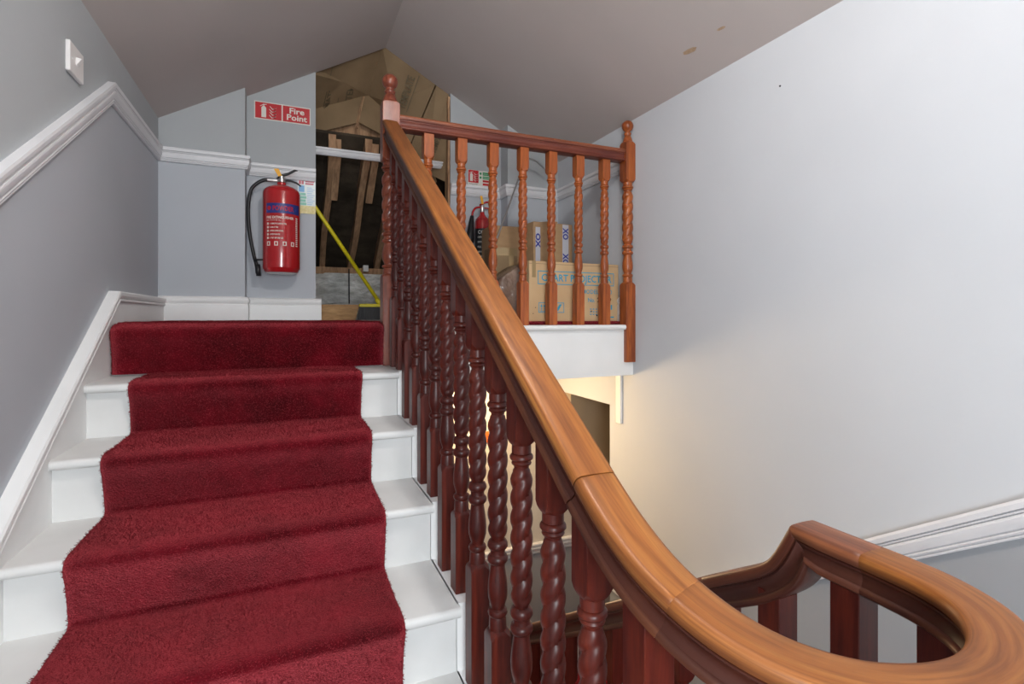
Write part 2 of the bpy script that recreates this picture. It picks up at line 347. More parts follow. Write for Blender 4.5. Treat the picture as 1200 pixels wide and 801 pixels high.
moulding('baseboard_back', [((1.09, 3.60, ZL), (0, -1, 0), (0, 0, 1)), ((1.478, 3.60, ZL), (-1, -1, 0), (0, 0, 1)), ((1.478, 3.47, ZL), (-1, -1, 0), (0, 0, 1)), ((XR, 3.47, ZL), (-1, -1, 0), (0, 0, 1)), ((XR, 2.66, ZL), (-1, 0, 0), (0, 0, 1))], SK, M['white'])
moulding('baseboard_hall', [((XW, 3.49, HALLZ), (0, -1, 0), (0, 0, 1)), ((3.2, 3.49, HALLZ), (0, -1, 0), (0, 0, 1))], SK, M['white'])
moulding('baseboard_right', [((XR, -.3, rup(-.3) - .97), (-1, 0, 0), up2), ((XR, 2.45, rup(2.45) - .97), (-1, 0, 0), (0, 0, 1)), ((XR, 2.78, HALLZ), (-1, 0, 0), (0, 0, 1))], [(a, b * 1.3) for a, b in SK], M['white'])
# left string of the stair = sloping skirting, with its capping bead
MB().prism([(-.2, -2.0), (1.0, -1.75), (2.60, -.55), (3.485, -.05), (3.485, .085), (yk, .085), (-.2, .085 - (yk + .2) * P)], 0, XW, XL).build('baseboard_left', M['white'], kind='structure')
CAP = [(0, -.026), (.006, -.026), (.010, -.021), (.010, -.014), (.004, -.011), (.009, -.008), (.013, .002), (.013, .014), (.008, .020), (-.03, .020), (-.03, -.028)]
moulding('trim_7', [((XL, -.2, .085 - (yk + .2) * P), (1, 0, 0), upn), ((XL, yk, .085), (1, 0, 0), upk), ((XL, 3.485, .085), (1, 0, 0), (0, 0, 1))], CAP, M['white'])

# ------------------------------------------------------------------ upper staircase
st = empty('staircase', (0, 0, 0), 'white painted wooden staircase rising straight to the loft landing under the red runner', 'stairs')
def flight(root, y0, z0, n, sgn, x0, x1, first_riser=True):
    """n treads below level z0 whose edge is at y0; sgn=-1 descends towards the camera, +1 away"""
    for k in range(0, n + 1):
        yk_, zk = y0 + sgn * k * G, z0 - k * R
        if k > 0:
            prof = [(-(G + .030), 0), (-.012, 0), (-.004, -.003), (.0, -.009), (.0, -.021), (-.004, -.027), (-.012, -.030), (-(G + .030), -.030)]
            Rr = [[Vector((x, yk_ + sgn * a, zk + z)) for (a, z) in prof] for x in (x0, x1)]
            MB().rings(Rr).build('tread', M['step'], root, angle=50)
        a, b = sorted((yk_ - sgn * .028, yk_ - sgn * .046))
        MB().box(x0, x1 - (.006 if sgn < 0 else 0), a, b, zk - R, zk - (.030 if k else .0)).build('riser', M['step'], root)
flight(st, YN, ZL, 7, -1, XL, XN)
# cut outer string on the well side
poly = []
for k in range(0, 8):
    y = YN + .028 - k * G - (.0 if k else .0); z = ZL - k * R
    poly += [(y, z if k else ZL - .03), (y, z - R)]
poly += [(YN - 8 * G + .2, HALF), (YN - 8 * G + .2, HALF - .25), (.75, HALF - .25), (2.6, -.352), (2.6, ZL - .03)]
MB().prism(poly, 0, XN - .004, .502).build('outer_string', M['white'], st)
MB().prism([(.5, HALF - .25), (2.62, -.352), (2.62, -.38), (.5, HALF - .28)], 0, XW, .50).build('soffit', M['white'], st)
# lower flight
Y2 = .878
st2 = empty('staircase', (0, 0, 0), 'white lower staircase going down from the half landing beside the right wall', 'stairs')
flight(st2, Y2, HALF, 5, 1, .955, XR - .02)
poly = []
for k in range(0, 6):
    y = Y2 - .028 + k * G; z = HALF - k * R
    poly += [(y, z), (y, z - R)]
poly += [(Y2 - .028 + 5 * G, HALLZ), (.75, HALLZ + .3), (.75, HALF)]
MB().prism([(Y2 - .05, HALF)] + poly[:-1], 0, .885, .95).build('outer_string', M['white'], st2)

# ------------------------------------------------------------------ carpets
def carpet_strip(name, prof, x0, x1, nx, thick, label, kind=None, wav=.004, seed=0.):
    pts = [Vector((0, y, z)) for (y, z) in prof]
    # resample
    fine = catmull(pts, 8); out = [fine[0]]; acc = 0
    for a_, b_ in zip(fine, fine[1:]):
        d = (b_ - a_).length; acc += d
        if acc >= .009: out.append(b_); acc = 0
    P_ = out; n = len(P_); V = []; F = []
    nor = []
    for i in range(n):
        t = (P_[min(i + 2, n - 1)] - P_[max(i - 2, 0)]).normalized(); nor.append(Vector((0, t.z, -t.y)))
    for i in range(n):
        e0 = noise.noise(Vector((i * .06, seed, 3))) * wav; e1 = noise.noise(Vector((i * .06, seed, 9))) * wav
        for j in range(nx + 1):
            f = j / nx; x = x0 + e0 + (x1 + e1 - x0 - e0) * f
            h = noise.noise(Vector((x * 7, P_[i].y * 9 + seed, P_[i].z * 9))) * .004 + noise.noise(Vector((x * 40, P_[i].y * 40, P_[i].z * 40))) * .0012
            edge = min(f, 1 - f) * nx
            d = 0 if edge < 1 else (h if edge > 2 else h * .5)
            top = thick * (.35 if edge < .5 else (.85 if edge < 1.5 else 1))
            V.append(Vector((x, P_[i].y, P_[i].z)) + nor[i] * (top + d))
    for i in range(n - 1):
        for j in range(nx):
            a_ = i * (nx + 1) + j; F.append((a_, a_ + 1, a_ + nx + 2, a_ + nx + 1))
    b0 = len(V)
    for i in range(n):
        V.append(Vector((x0, P_[i].y, P_[i].z)) - nor[i] * .001); V.append(Vector((x1, P_[i].y, P_[i].z)) - nor[i] * .001)
    for i in range(n - 1):
        F.append((i * (nx + 1), (i + 1) * (nx + 1), b0 + 2 * i + 2, b0 + 2 * i)); F.append((i * (nx + 1) + nx, b0 + 2 * i + 1, b0 + 2 * i + 3, (i + 1) * (nx + 1) + nx))
        F.append((b0 + 2 * i, b0 + 2 * i + 2, b0 + 2 * i + 3, b0 + 2 * i + 1))
    o = mesh(name, V, F, M['carpet'], None, True)
    import bmesh
    b = bmesh.new(); b.from_mesh(o.data); bmesh.ops.recalc_face_normals(b, faces=b.faces); b.to_mesh(o.data); b.free()
    tag(o, label, 'carpet', kind=kind); return o
def pile(o, count, length, seed):
    md = o.modifiers.new('pile', 'PARTICLE_SYSTEM'); ps = md.particle_system.settings
    ps.type = 'HAIR'; ps.count = count; ps.hair_length = length; ps.hair_step = 2; ps.render_step = 2; ps.display_step = 1
    ps.use_advanced_hair = True; ps.brownian_factor = .0; ps.factor_random = length * .35; ps.emit_from = 'FACE'; ps.use_even_distribution = True; ps.distribution = 'RAND'
    ps.root_radius = 1.0; ps.tip_radius = .8; ps.radius_scale = .0012; ps.shape = 0; ps.length_random = .25; ps.material = 1
    md.particle_system.seed = seed
pr = []
for k in range(1, 8):
    y, z = YN - k * G, ZL - k * R
    if k == 1: pr += [(y + G + .018, z + .012)]
    pr += [(y + G - .01, z + .003), (y + .20, z + .003), (y + .10, z + .003), (y + .03, z + .004), (y + .006, z + .002), (y - .010, z - .008), (y - .014, z - .022), (y - .008, z - .040), (y + .004, z - .07), (y + .014, z - .12), (y + .020, z - .16), (y + .022, z - R + .022), (y + .012, z - R + .006)]
pr += [(YN - 8 * G, HALF + .004), (YN - 8 * G - .5, HALF + .004)]
cA = carpet_strip('stair_runner', pr, -.520, .281, 90, .006, 'crimson pile carpet runner folded down the middle of the white stairs')
pr = [(3.47, ZL + .002), (3.2, ZL + .002), (2.9, ZL + .002), (2.65, ZL + .002), (2.53, ZL + .002), (YN + .010, ZL + .001), (YN - .008, ZL - .006), (YN - .014, ZL - .018), (YN - .010, ZL - .035), (YN + .002, ZL - .07), (YN + .010, ZL - .12), (YN + .010, ZL - R + .006)]
pile(cA, 300000, .0034, 3)
cB = carpet_strip('landing_carpet', pr, XL + .004, .418, 90, .018, 'crimson carpet covering the top landing and dropping down the highest riser', wav=.003, seed=5.)
pile(cB, 110000, .0034, 5)
o = MB().box(.425, XR - .024, 2.612, 3.44, ZL + .001, ZL + .020, b=.004).build('landing_carpet', M['carpet']); tag(o, 'crimson carpet on the landing floor under the cardboard boxes', 'carpet')
pr = [(Y2 - 1.4, HALF + .004), (Y2 - .3, HALF + .004)]
pr = []
for k in range(0, 6):
    y, z = Y2 + k * G, HALF - k * R
    if k == 0: pr += [(y - 1.6, z + .003), (y - .6, z + .003)]
    pr += [(y - .18, z + .003), (y - .03, z + .004), (y - .006, z + .002), (y + .010, z - .008), (y + .014, z - .022), (y + .006, z - .04), (y - .012, z - .12), (y - .02, z - R + .025), (y - .010, z - R + .006)]
pr += [(Y2 + 6 * G - .2, HALLZ + .004)]
def flip(o):
    o.data.flip_normals(); return o
V = [Vector((0, y, z)) for y, z in pr]
rr = MB(); rr.rings([[Vector((x, y, z)) for (y, z) in pr] + [Vector((x, y + .002, z + .012)) for (y, z) in reversed(pr)] for x in (1.03, 1.80)])
o = rr.build('stair_runner', M['carpet'], angle=60); tag(o, 'crimson carpet runner on the lower staircase seen past the balusters', 'carpet')

# ------------------------------------------------------------------ turned balusters and newels
def turned(z0, z1, r, P_, tw0, tw1, n=28, half=.026, top=0, base=0, chamf=.012, grow=1.0):
    """profile from bottom z0 (top of the base block) to z1 (underside of the upper block)"""
    H = z1 - z0; T = 1.0
    prof = []   # (fraction from top, radius, twist flag)
    R_ = r
    top_ = [(0, .88), (.034, .88), (.036, .80), (.039, .96), (.046, 1.06), (.055, 1.06), (.061, .94), (.063, .80), (.066, .86), (.072, .92), (.078, .86), (.083, .70), (.092, .66), (.100, .78)]
    bot_ = [(.612, .70), (.620, .68), (.624, .86), (.634, 1.0), (.648, 1.04), (.658, .92), (.662, .78), (.674, .74), (.684, .78), (.688, .92), (.698, 1.04), (.710, 1.02), (.720, .86), (.724, .74), (.735, .74), (.760, .82), (.80, .95), (.835, 1.0), (.865, .96), (.89, .80), (.905, .70), (.912, .70), (.918, .92), (.930, 1.0), (.940, .92), (.946, .78), (.955, .84), (.985, .88), (1.0, .9)]
    rings = []
    def ring(f, rad, tw=0.0):
        z = z1 - f * H; out = []
        for j in range(n):
            t = 2 * math.pi * j / n
            if tw > 0:
                ph = t - 2 * math.pi * (z - z0) / P_
                lobe = abs(math.sin(ph)) ** .6
                rr_ = rad * (1 - tw * (1 - lobe))
            else: rr_ = rad
            out.append(Vector((rr_ * math.cos(t), rr_ * math.sin(t), z)))
        return out
    for f, q in top_: rings.append(ring(f, R_ * q))
    nt = max(24, int((.50 * H) / .0055))
    for i in range(nt + 1):
        g_ = i / nt; f = .108 + (.605 - .108) * g_
        fade = min(1, min(g_, 1 - g_) * 16) ** .6
        rings.append(ring(f, R_ * (.78 + .22 * fade) * 1.03, .29 * fade))
    for f, q in bot_: rings.append(ring(f, R_ * q))
    return rings
def block(mb, z0, z1, h, cut_top=False, cut_bot=False, slope=None):
    """square block with lamb's-tongue corners where it meets the turning; cut_top: the turned side is at z1"""
    def sq(s, c):
        return [Vector(p) for p in [(-s + c, -s, 0), (s - c, -s, 0), (s, -s + c, 0), (s, s - c, 0), (s - c, s, 0), (-s + c, s, 0), (-s, s - c, 0), (-s, -s + c, 0)]]
    def at(z, s, c): return [p + Vector((0, 0, z)) for p in sq(s, c)]
    e = .0015; k = h * .55
    seq = []
    if cut_bot: seq += [at(z0, h * .84, k * .9), at(z0 + .004, h * .93, k * .8), at(z0 + .010, h, k * .55), at(z0 + .018, h, e)]
    else: seq += [at(z0, h - e, e), at(z0 + e, h, e)]
    if cut_top: seq += [at(z1 - .018, h, e), at(z1 - .010, h, k * .55), at(z1 - .004, h * .93, k * .8), at(z1, h * .84, k * .9)]
    else: seq += [at(z1 - e, h, e), at(z1, h - e, e)]
    mb.rings(seq)
def baluster_mesh(name, mat_, base_h, turn_h, top_h, half=.026, P_=.088, r=.0245, n=28):
    mb = MB(); block(mb, 0, base_h, half, cut_top=True)
    mb.rings(list(reversed(turned(base_h - .001, base_h + turn_h + .001, r, P_, 0, 0, n)))); block(mb, base_h + turn_h, base_h + turn_h + top_h, half, cut_bot=True)
    o = mb.build(name, mat_, None, angle=38); me = o.data; bpy.data.objects.remove(o); return me
def put(name, me, loc, parent, mirror=False, rz=0):
    o = bpy.data.objects.new(name, me); o.location = loc; o.rotation_euler.z = rz; link(o, parent); return o

bal = empty('stair_balustrade', (0, 0, 0), 'dark mahogany stair balustrade with barley twist balusters and worn handrail curling round the stairwell', 'balustrade')
def rail_z(y): return .956 - (2.53 - y) * P
yA, yB = .245, .098
TURN = .575
def bal_line(y): return rail_z(y) - .82
topz = .82 - TURN - .035
hA = bal_line(YN - 5 * G + yA) - (ZL - 5 * R); hB = bal_line(YN - 5 * G + yB) - (ZL - 5 * R)
meA = baluster_mesh('baluster', M['mahog'], hA, TURN, topz); meB = baluster_mesh('baluster', M['mahog'], hB, TURN, topz)
for k in range(1, 8):
    for j, (yy, me) in enumerate(((yA, meA), (yB, meB))):
        y = YN - k * G + yy
        put('baluster', me, (.4715, y, ZL - k * R), bal)
# newel with ball finial at the stair head
def newel(root, x, y, z_bot, zb1, zt0, zt1, zball, half, rball, m):
    mb = MB(); block(mb, z_bot, zb1, half, cut_top=True); mb.V = [v + Vector((x, y, 0)) for v in mb.V]; mb.build('newel_base', m, root, angle=38)
    mb = MB(); mb.rings(list(reversed(turned(zb1 - .002, zt0 + .002, half * .94, .125, 0, 0, 40)))); mb.V = [v + Vector((x, y, 0)) for v in mb.V]; mb.build('newel_twist', m, root, angle=38)
    mb = MB(); block(mb, zt0, zt1 - .0, half, cut_bot=True, cut_top=True); mb.V = [v + Vector((x, y, 0)) for v in mb.V]; mb.build('newel_block', m, root, angle=38)
    rb = rball; zc = zball
    prof = [(.0, zt1 - .004), (half * .86, zt1 - .004), (half * .84, zt1 + .006), (half * .72, zt1 + .02), (half * .60, zt1 + .032)]
    zz = zc - rb; nk = zz - (zt1 + .032)
    prof += [(half * .52, zt1 + .034), (half * .50, zt1 + .036), (half * .62, zz - .016), (half * .66, zz - .012), (half * .62, zz - .007), (half * .48, zz - .004), (half * .46, zz)]
    for i in range(1, 17):
        a_ = -math.pi / 2 + math.pi * i / 16
        if a_ > -math.pi / 2 + .45: prof.append((max(.0005, rb * math.cos(a_)), zc + rb * math.sin(a_)))
    MB().lathe(prof, (x, y, 0), 40).build('finial', m, root, angle=50)
nw = empty('newel_post', (0, 0, 0), parent=bal)
newel(nw, .4615, 2.572, ZL - R, .209, .758, 1.062, 1.160, .0415, .0385, M['newelw'])

# handrail sweep ------------------------------------------------
HP = [(-.026, 1.0), (-.033, .975), (-.0365, .93), (-.0365, .86), (-.034, .80), (-.0305, .775), (-.0300, .75), (-.0275, .66), (-.0275, .57), (-.0300, .48), (-.0335, .425), (-.0335, .39), (-.0312, .375), (-.0312, .345), (-.0365, .33), (-.0382, .27), (-.0385, .17), (-.0372, .085), (-.0335, .025), (-.028, .004), (-.014, -.006), (0, -.010)]
HP = HP + [(-x, z) for (x, z) in reversed(HP[:-1])]
NP = len(HP)
def rail(name, secs, m, parent, T=.072, u0=0.0, width=1.0, bevel=True):
    """secs: (top point, side vector, down vector)"""
    secs = [(Vector(a_), Vector(b_).normalized(), Vector(c_)) for a_, b_, c_ in secs]
    if bevel:
        # little chamfer at both ends so that the scarf joints read as lines
        def mix(a_, b_, d):
            L_ = (b_[0] - a_[0]).length; t = d / max(L_, 1e-6)
            return (a_[0].lerp(b_[0], t), a_[1].lerp(b_[1], t), a_[2].lerp(b_[2], t))
        secs = [secs[0], mix(secs[0], secs[1], .0012)] + secs[1:-1] + [mix(secs[-1], secs[-2], .0012), secs[-1]]
    R_ = []; uv = []; d = u0
    for i, (p, s, dn) in enumerate(secs):
        if i: d += (p - secs[i - 1][0]).length
        k = .985 if bevel and i in (0, len(secs) - 1) else 1.0
        c = p + dn * .5
        ring = []
        for q, (x, z) in enumerate(HP):
            pt = p + s * x * width + dn * z; ring.append(c + (pt - c) * k); uv.append((d, q / NP * .28))
        R_.append(ring)
    n = NP; V = [p for r_ in R_ for p in r_]; F = []
    for i in range(len(R_) - 1):
        for j in range(n): F.append((i * n + j, i * n + (j + 1) % n, (i + 1) * n + (j + 1) % n, (i + 1) * n + j))
    F += [tuple(range(n - 1, -1, -1)), tuple(range((len(R_) - 1) * n, len(R_) * n))]
    o = mesh(name, V, F, m, parent, True, uv)
    at = o.data.attributes.new('worn', 'FLOAT', 'POINT')
    for i in range(len(V)):
        z = HP[i % n][1]; at.data[i].value = 1.0 if z < .12 else (.75 if z < .2 else (.35 if z < .35 else (.0 if z < .8 else .12)))
    import bmesh
    b = bmesh.new(); b.from_mesh(o.data); bmesh.ops.recalc_face_normals(b, faces=b.faces)
    for e in b.edges:
        if len(e.link_faces) == 2 and e.calc_face_angle(0) > math.radians(36): e.smooth = False
    b.to_mesh(o.data); b.free(); return o
T = .072
perp = Vector((0, P, -1)).normalized() * T      # straight rail: down and up the stairs
# path (x, y, z) of the centre of the top surface from the newel down round to the far arm
straight = [(.4550, 2.530), (.4545, .70)]
rail('handrail', [((.4575, 2.532, rail_z(2.532)), (1, 0, 0), perp), ((.4560, 1.6, rail_z(1.6)), (1, 0, 0), perp), ((.4545, .702, rail_z(.702)), (1, 0, 0), perp)], M['rail'], bal)
curve = [(.4545, .78, rail_z(.78)), (.4545, .70, rail_z(.70)), (.4575, .63, -.299), (.467, .565, -.336), (.486, .505, -.364), (.512, .452, -.383), (.546, .405, -.394), (.590, .362, -.399), (.645, .331, -.400), (.705, .316, -.400), (.768, .320, -.400), (.830, .346, -.400), (.880, .392, -.400), (.908, .452, -.400), (.916, .52, -.400), (.916, .60, -.400), (.916, .692, -.400)]
pts = catmull([Vector(c) for c in curve], 6)
secs = []
for i, p in enumerate(pts):
    a_ = pts[max(i - 1, 0)]; b_ = pts[min(i + 1, len(pts) - 1)]; t = (b_ - a_).normalized()
    h = Vector((t.x, t.y, 0)).normalized(); s = Vector((-h.y, h.x, 0)); dn = t.cross(s) ; dn = dn if dn.z < 0 else -dn
    secs.append((p, s, dn.normalized() * T))
secs = secs[6:]        # begin at the first joint
i2 = next(i for i, q in enumerate(secs) if q[0].y < .53)
i3 = next(i for i, q in enumerate(secs) if q[0].x > .9 and q[0].y > .55)
rail('handrail', secs[:i2 + 1], M['rail'], bal, u0=2.3)
rail('handrail', secs[i2:i3 + 1], M['rail'], bal, u0=3.1)
# far arm up to the mitre
arm = [q for q in secs[i3:] if q[0].y < .64]
sx = arm[-1][1]
arm += [((.916, .690, -.400), sx, Vector((0, -.036, -.064)))]
rail('handrail', arm, M['rail_arm'], bal, u0=4.5)
# gooseneck falling from the mitre to the lower rail
gn_t = [(.690, -.400), (.712, -.442), (.728, -.470), (.747, -.494), (.785, -.522), (.85, -.563), (.921, -.608)]
gn_b = [(.654, -.464), (.668, -.500), (.682, -.522), (.705, -.546), (.747, -.582), (.811, -.624), (.882, -.669)]
gt = catmull([Vector((.916, a_, b_)) for a_, b_ in gn_t], 5); gb = catmull([Vector((.916, a_, b_)) for a_, b_ in gn_b], 5)
rail('handrail', [(a_, sx, b_ - a_) for a_, b_ in zip(gt, gb)], M['rail_dark'], bal, u0=5.2)
low_t0 = Vector((.916, .921, -.608)); dv = Vector((0, 1, -.665)); lp = Vector((0, -.665, -1)).normalized() * T
rail('handrail', [(low_t0, sx, lp), (low_t0 + dv * .8, sx, lp), (low_t0 + dv * 1.62, sx, lp)], M['rail_dark'], bal, u0=6)
# balusters of the bend and of the lower flight (same two turnings)
def low_z(y): return -.631 - (y - .957) * .665
hC = low_z(Y2 + .143) - .82 - (HALF - R); hD = low_z(Y2 + .287) - .82 - (HALF - R)
meC = baluster_mesh('baluster', M['mahog'], .262, TURN, topz); meD = baluster_mesh('baluster', M['mahog'], .168 if hD < .168 else hD, TURN, topz)
meL = baluster_mesh('baluster', M['mahog'], .30, TURN, .245)
hbend = -.40 - .066 - HALF
meL = baluster_mesh('baluster', M['mahog'], hbend - TURN - .185, TURN, .190)
for x, y in [(.913, .588), (.913, .450), (.705, .312), (.56, .385), (.825, .345)]:
    put('baluster', meL, (x, y, HALF), bal)
meM = baluster_mesh('baluster', M['mahog'], hbend - TURN - .25, TURN, .160)
put('baluster', meM, (.913, .742, HALF - .0), bal)
for i in range(0, 11):
    y = .885 + i * .1437; k = max(0, int(math.floor((y - Y2) / G)) + 1); z = HALF - k * R
    want = low_z(y) - .82 - z
    me = meB if abs(want - hB) < abs(want - hA) else meA
    put('baluster', me, (.917, y, low_z(y) - .82 - (hB if me is meB else hA)), bal)
nb = empty('newel_post', (0, 0, 0), parent=bal)
newel(nb, .917, 2.56, HALLZ, -2.45, -1.95, -1.60, -1.50, .0415, .0385, M['newelw'])

# ------------------------------------------------------------------ landing balustrade
lb = empty('landing_balustrade', (0, 0, 0), 'orange-lit mahogany balustrade along the edge of the top landing', 'balustrade')
meU = baluster_mesh('baluster', M['mahog_lit'], .245, .603, .145)
for i in range(7): put('baluster', meU, (.653 + .1777 * i, 2.572, ZL - .0), lb)
rail('handrail', [((.500, 2.572, .9966), (0, -1, 0), (0, 0, -T)), ((1.2, 2.572, .9966), (0, -1, 0), (0, 0, -T)), ((1.836, 2.56, .9966), (0, -1, 0), (0, 0, -T))], M['rail_up'], lb, bevel=False)
nr = empty('newel_post', (0, 0, 0), parent=lb)
newel(nr, 1.866, 2.545, -.272, .204, .80, 1.045, 1.139, .0335, .0345, M['mahog_lit'])

# trunking stub on the right wall
o = box('cable_trunking', M['white'], None, XR - .018, XR - .0005, 2.642, 2.692, -.664, -.352, b=.002); tag(o, 'short white cable trunking hanging below the landing fascia on the right wall', 'trunking')

# ------------------------------------------------------------------ switch
sw = empty('light_switch', (XW, 2.215, .87), 'white square light switch plate on the left wall above the dado rail', 'switch')
box('switch_plate', M['plastic'], sw, 0.0005, .014, -.062, .062, -.050, .052, b=.002)
mb = MB(); mb.prism([(.014, -.012), (.030, .013), (.014, .016)], 1, -.010, .008); mb.build('rocker', M['plastic'], sw)
MB().lathe([(.0, 0), (.003, 0), (.003, .001), (0.0, .0012)], (.014, -.045, 0), 12, Matrix.Rotation(math.pi / 2, 3, 'Y')).build('screw', M['steel'], sw)

# ------------------------------------------------------------------ lettering
def text_geo(body, size, bold=0.0, res=2):
    c = bpy.data.curves.new('t', 'FONT'); c.body = body; c.size = size; c.align_x = 'LEFT'; c.resolution_u = res; c.offset = bold; c.fill_mode = 'FRONT'
    o = bpy.data.objects.new('t', c); COL.objects.link(o)
    dg = bpy.context.evaluated_depsgraph_get(); me = bpy.data.meshes.new_from_object(o.evaluated_get(dg))
    V = [v.co.copy() for v in me.vertices]; F = [tuple(p.vertices) for p in me.polygons]
    bpy.data.objects.remove(o); bpy.data.curves.remove(c); bpy.data.meshes.remove(me); return V, F
def text(name, body, size, fn, m, parent, bold=0.0, width=None):
    V, F = text_geo(body, size, bold)
    if width:
        w_ = max(v.x for v in V) or 1; V = [Vector((v.x * width / w_, v.y, 0)) for v in V]
    return mesh(name, [fn(v.x, v.y) for v in V], F, m, parent)
def shape(name, polys, fn, m, parent, h=0.0):
    V = []; F = []
    for p in polys:
        n = len(V); V += [fn(x, y) for x, y in p]; F.append(tuple(range(n, n + len(p))))
    return mesh(name, V, F, m, parent)
def rect(x0, y0, x1, y1): return [(x0, y0), (x1, y0), (x1, y1), (x0, y1)]
def frame(x0, y0, x1, y1, t): return [rect(x0, y0, x1, y0 + t), rect(x0, y1 - t, x1, y1), rect(x0, y0 + t, x0 + t, y1 - t), rect(x1 - t, y0 + t, x1, y1 - t)]
def circ(x, y, r, n=14, a0=0, a1=2 * math.pi): return [(x + r * math.cos(a0 + (a1 - a0) * i / n), y + r * math.sin(a0 + (a1 - a0) * i / n)) for i in range(n)]
def plane(o, ux, uy=(0, 0, 1), lift=0.0):
    o, ux, uy = Vector(o), Vector(ux), Vector(uy); n = ux.cross(uy).normalized() * lift
    return lambda x, y: o + ux * x + uy * y + n

# Fire Point sign (faces -y): local coordinates
def ext_icon(x, y, h):
    return [rect(x - h * .16, y, x + h * .16, y + h * .72), [(x - h * .16, y + h * .72), (x + h * .16, y + h * .72), (x + h * .06, y + h * .84), (x - h * .06, y + h * .84)],
            rect(x - h * .03, y + h * .82, x + h * .03, y + h * .93), [(x - h * .28, y + h * .80), (x - h * .22, y + h * .80), (x - .0, y + h * .93), (x + .0, y + h * 1.0)], [(x, y + h * .92), (x + h * .2, y + h * .97), (x + h * .2, y + h * 1.0), (x, y + h * .98)]]
def flame_icon(x, y, h):
    out = []
    for i in range(4):
        yy = y + h * .22 * i; dx = (i % 2) * .04 * h
        out.append([(x - h * .25 + dx, yy + h * .24), (x - h * .20 + dx, yy + h * .24), (x - h * .02 + dx, yy + h * .07), (x + h * .22 + dx, yy + h * .12), (x + h * .22 + dx, yy + h * .19), (x + h * .16 + dx, yy + h * .09), (x - h * .04 + dx, yy)])
    return out
sg = empty('fire_point_sign', (-.198, 3.619, 1.250), 'red Fire Point sign with an extinguisher symbol high on the back wall', 'sign')
box('sign_board', M['signwhite'], sg, 0, .332, -.003, 0, 0, .113)
f1 = plane((0, -.0035, 0), (1, 0, 0)); f2 = plane((0, -.0042, 0), (1, 0, 0))
shape('red_panel', [rect(.006, .006, .158, .107), rect(.165, .006, .326, .107)], f1, M['signred'], sg)
shape('pictogram', ext_icon(.055, .014, .085) + flame_icon(.105, .012, .085), f2, M['signwhite'], sg)
text('lettering', 'Fire', .052, plane((.202, -.0042, .062), (1, 0, 0)), M['signwhite'], sg, .0012, .092)
text('lettering', 'Point', .052, plane((.186, -.0042, .019), (1, 0, 0)), M['signwhite'], sg, .0012, .124)

# second sign above the small extinguisher
sg = empty('extinguisher_sign', (1.214, 3.599, .972), 'small red and green extinguisher identification sign on the wall behind the landing balustrade', 'sign')
box('sign_board', M['signwhite'], sg, 0, .20, -.003, 0, 0, .112)
shape('red_panel', [rect(.003, .018, .082, .110)], f1, M['signred'], sg)
shape('symbol', ext_icon(.026, .028, .07) + flame_icon(.058, .028, .07), f2, M['signwhite'], sg)
shape('green_panel', [rect(.115, .078, .196, .102), rect(.115, .05, .196, .072)], f1, M['signgreen'], sg)
shape('red_strip', [rect(.115, .028, .196, .044), rect(.115, .004, .196, .020)], f1, M['signred'], sg)
shape('green_dot', [circ(.098, .09, .009), circ(.098, .061, .009)], f1, M['signgreen'], sg)
text('lettering', 'extinguisher', .014, plane((.006, -.0042, .004), (1, 0, 0)), M['inkblack'], sg, 0, .07)
text('lettering', 'WOOD PAPER', .013, plane((.118, -.0042, .084), (1, 0, 0)), M['signwhite'], sg, 0, .07)
text('lettering', 'LIQUIDS', .013, plane((.118, -.0042, .056), (1, 0, 0)), M['signwhite'], sg, 0, .06)

# instruction card taped to the wall edge
sg = empty('instruction_card', (.056, 3.6190, .672), 'laminated instruction card with yellowed tape along its foot beside the large extinguisher', 'card')
box('card_sheet', M['cardwhite'], sg, 0, .108, -.002, 0, .045, .225)
box('tape_strip', M['tape'], sg, -.006, .1085, -.003, -.0021, 0, .052)
f3 = plane((0, -.0028, 0), (1, 0, 0))
shape('red_heading', [rect(.006, .190, .020, .218), rect(.023, .190, .036, .218), rect(.045, .205, .100, .218), rect(.045, .190, .096, .201)], f3, M['cardred'], sg)
shape('blue_panel', [rect(.006, .140, .040, .182)], f3, M['cardblue'], sg)
shape('green_panel', [rect(.006, .055 + .021 * i, .052 - .004 * (i % 2), .071 + .021 * i) for i in range(4)], f3, M['cardgreen'], sg)
shape('text_lines', [rect(.056, .060 + .012 * i, .056 + .03 + .008 * (i % 3), .063 + .012 * i) for i in range(10)], f3, M['cardblue'], sg)

# ------------------------------------------------------------------ large powder extinguisher
ex = empty('fire_extinguisher', (-.0385, 3.500, .268), 'large red powder extinguisher hung on the back wall with a black hose', 'extinguisher', 'fire extinguishers on the back wall')
r0 = .108; Hb = .535
prof = [(0, .004), (.07, .002), (.088, .0), (.096, .004), (.100, .012), (.101, .018), (r0 - .001, .024), (r0, .032), (r0, Hb - .045), (r0 - .004, Hb - .028), (r0 - .022, Hb - .010), (r0 - .055, Hb + .004), (.034, Hb + .010), (.026, Hb + .014), (.026, Hb + .026), (.0, Hb + .026)]
MB().lathe(prof, n=56).build('cylinder_body', M['red'], ex, angle=45)
MB().lathe([(0, -.004), (.072, -.004), (.085, -.001), (.090, .006), (.0, .006)], n=40).build('foot_ring', M['plastic'], ex, angle=40)
def cyl(rad, a0, z0):     # wraps print round the cylinder; a0 = angle of x = 0
    return lambda x, y: Vector((rad * math.cos(a0 + x / rad), rad * math.sin(a0 + x / rad), z0 + y))
front = math.atan2(-3.5, .0385)   # towards the camera
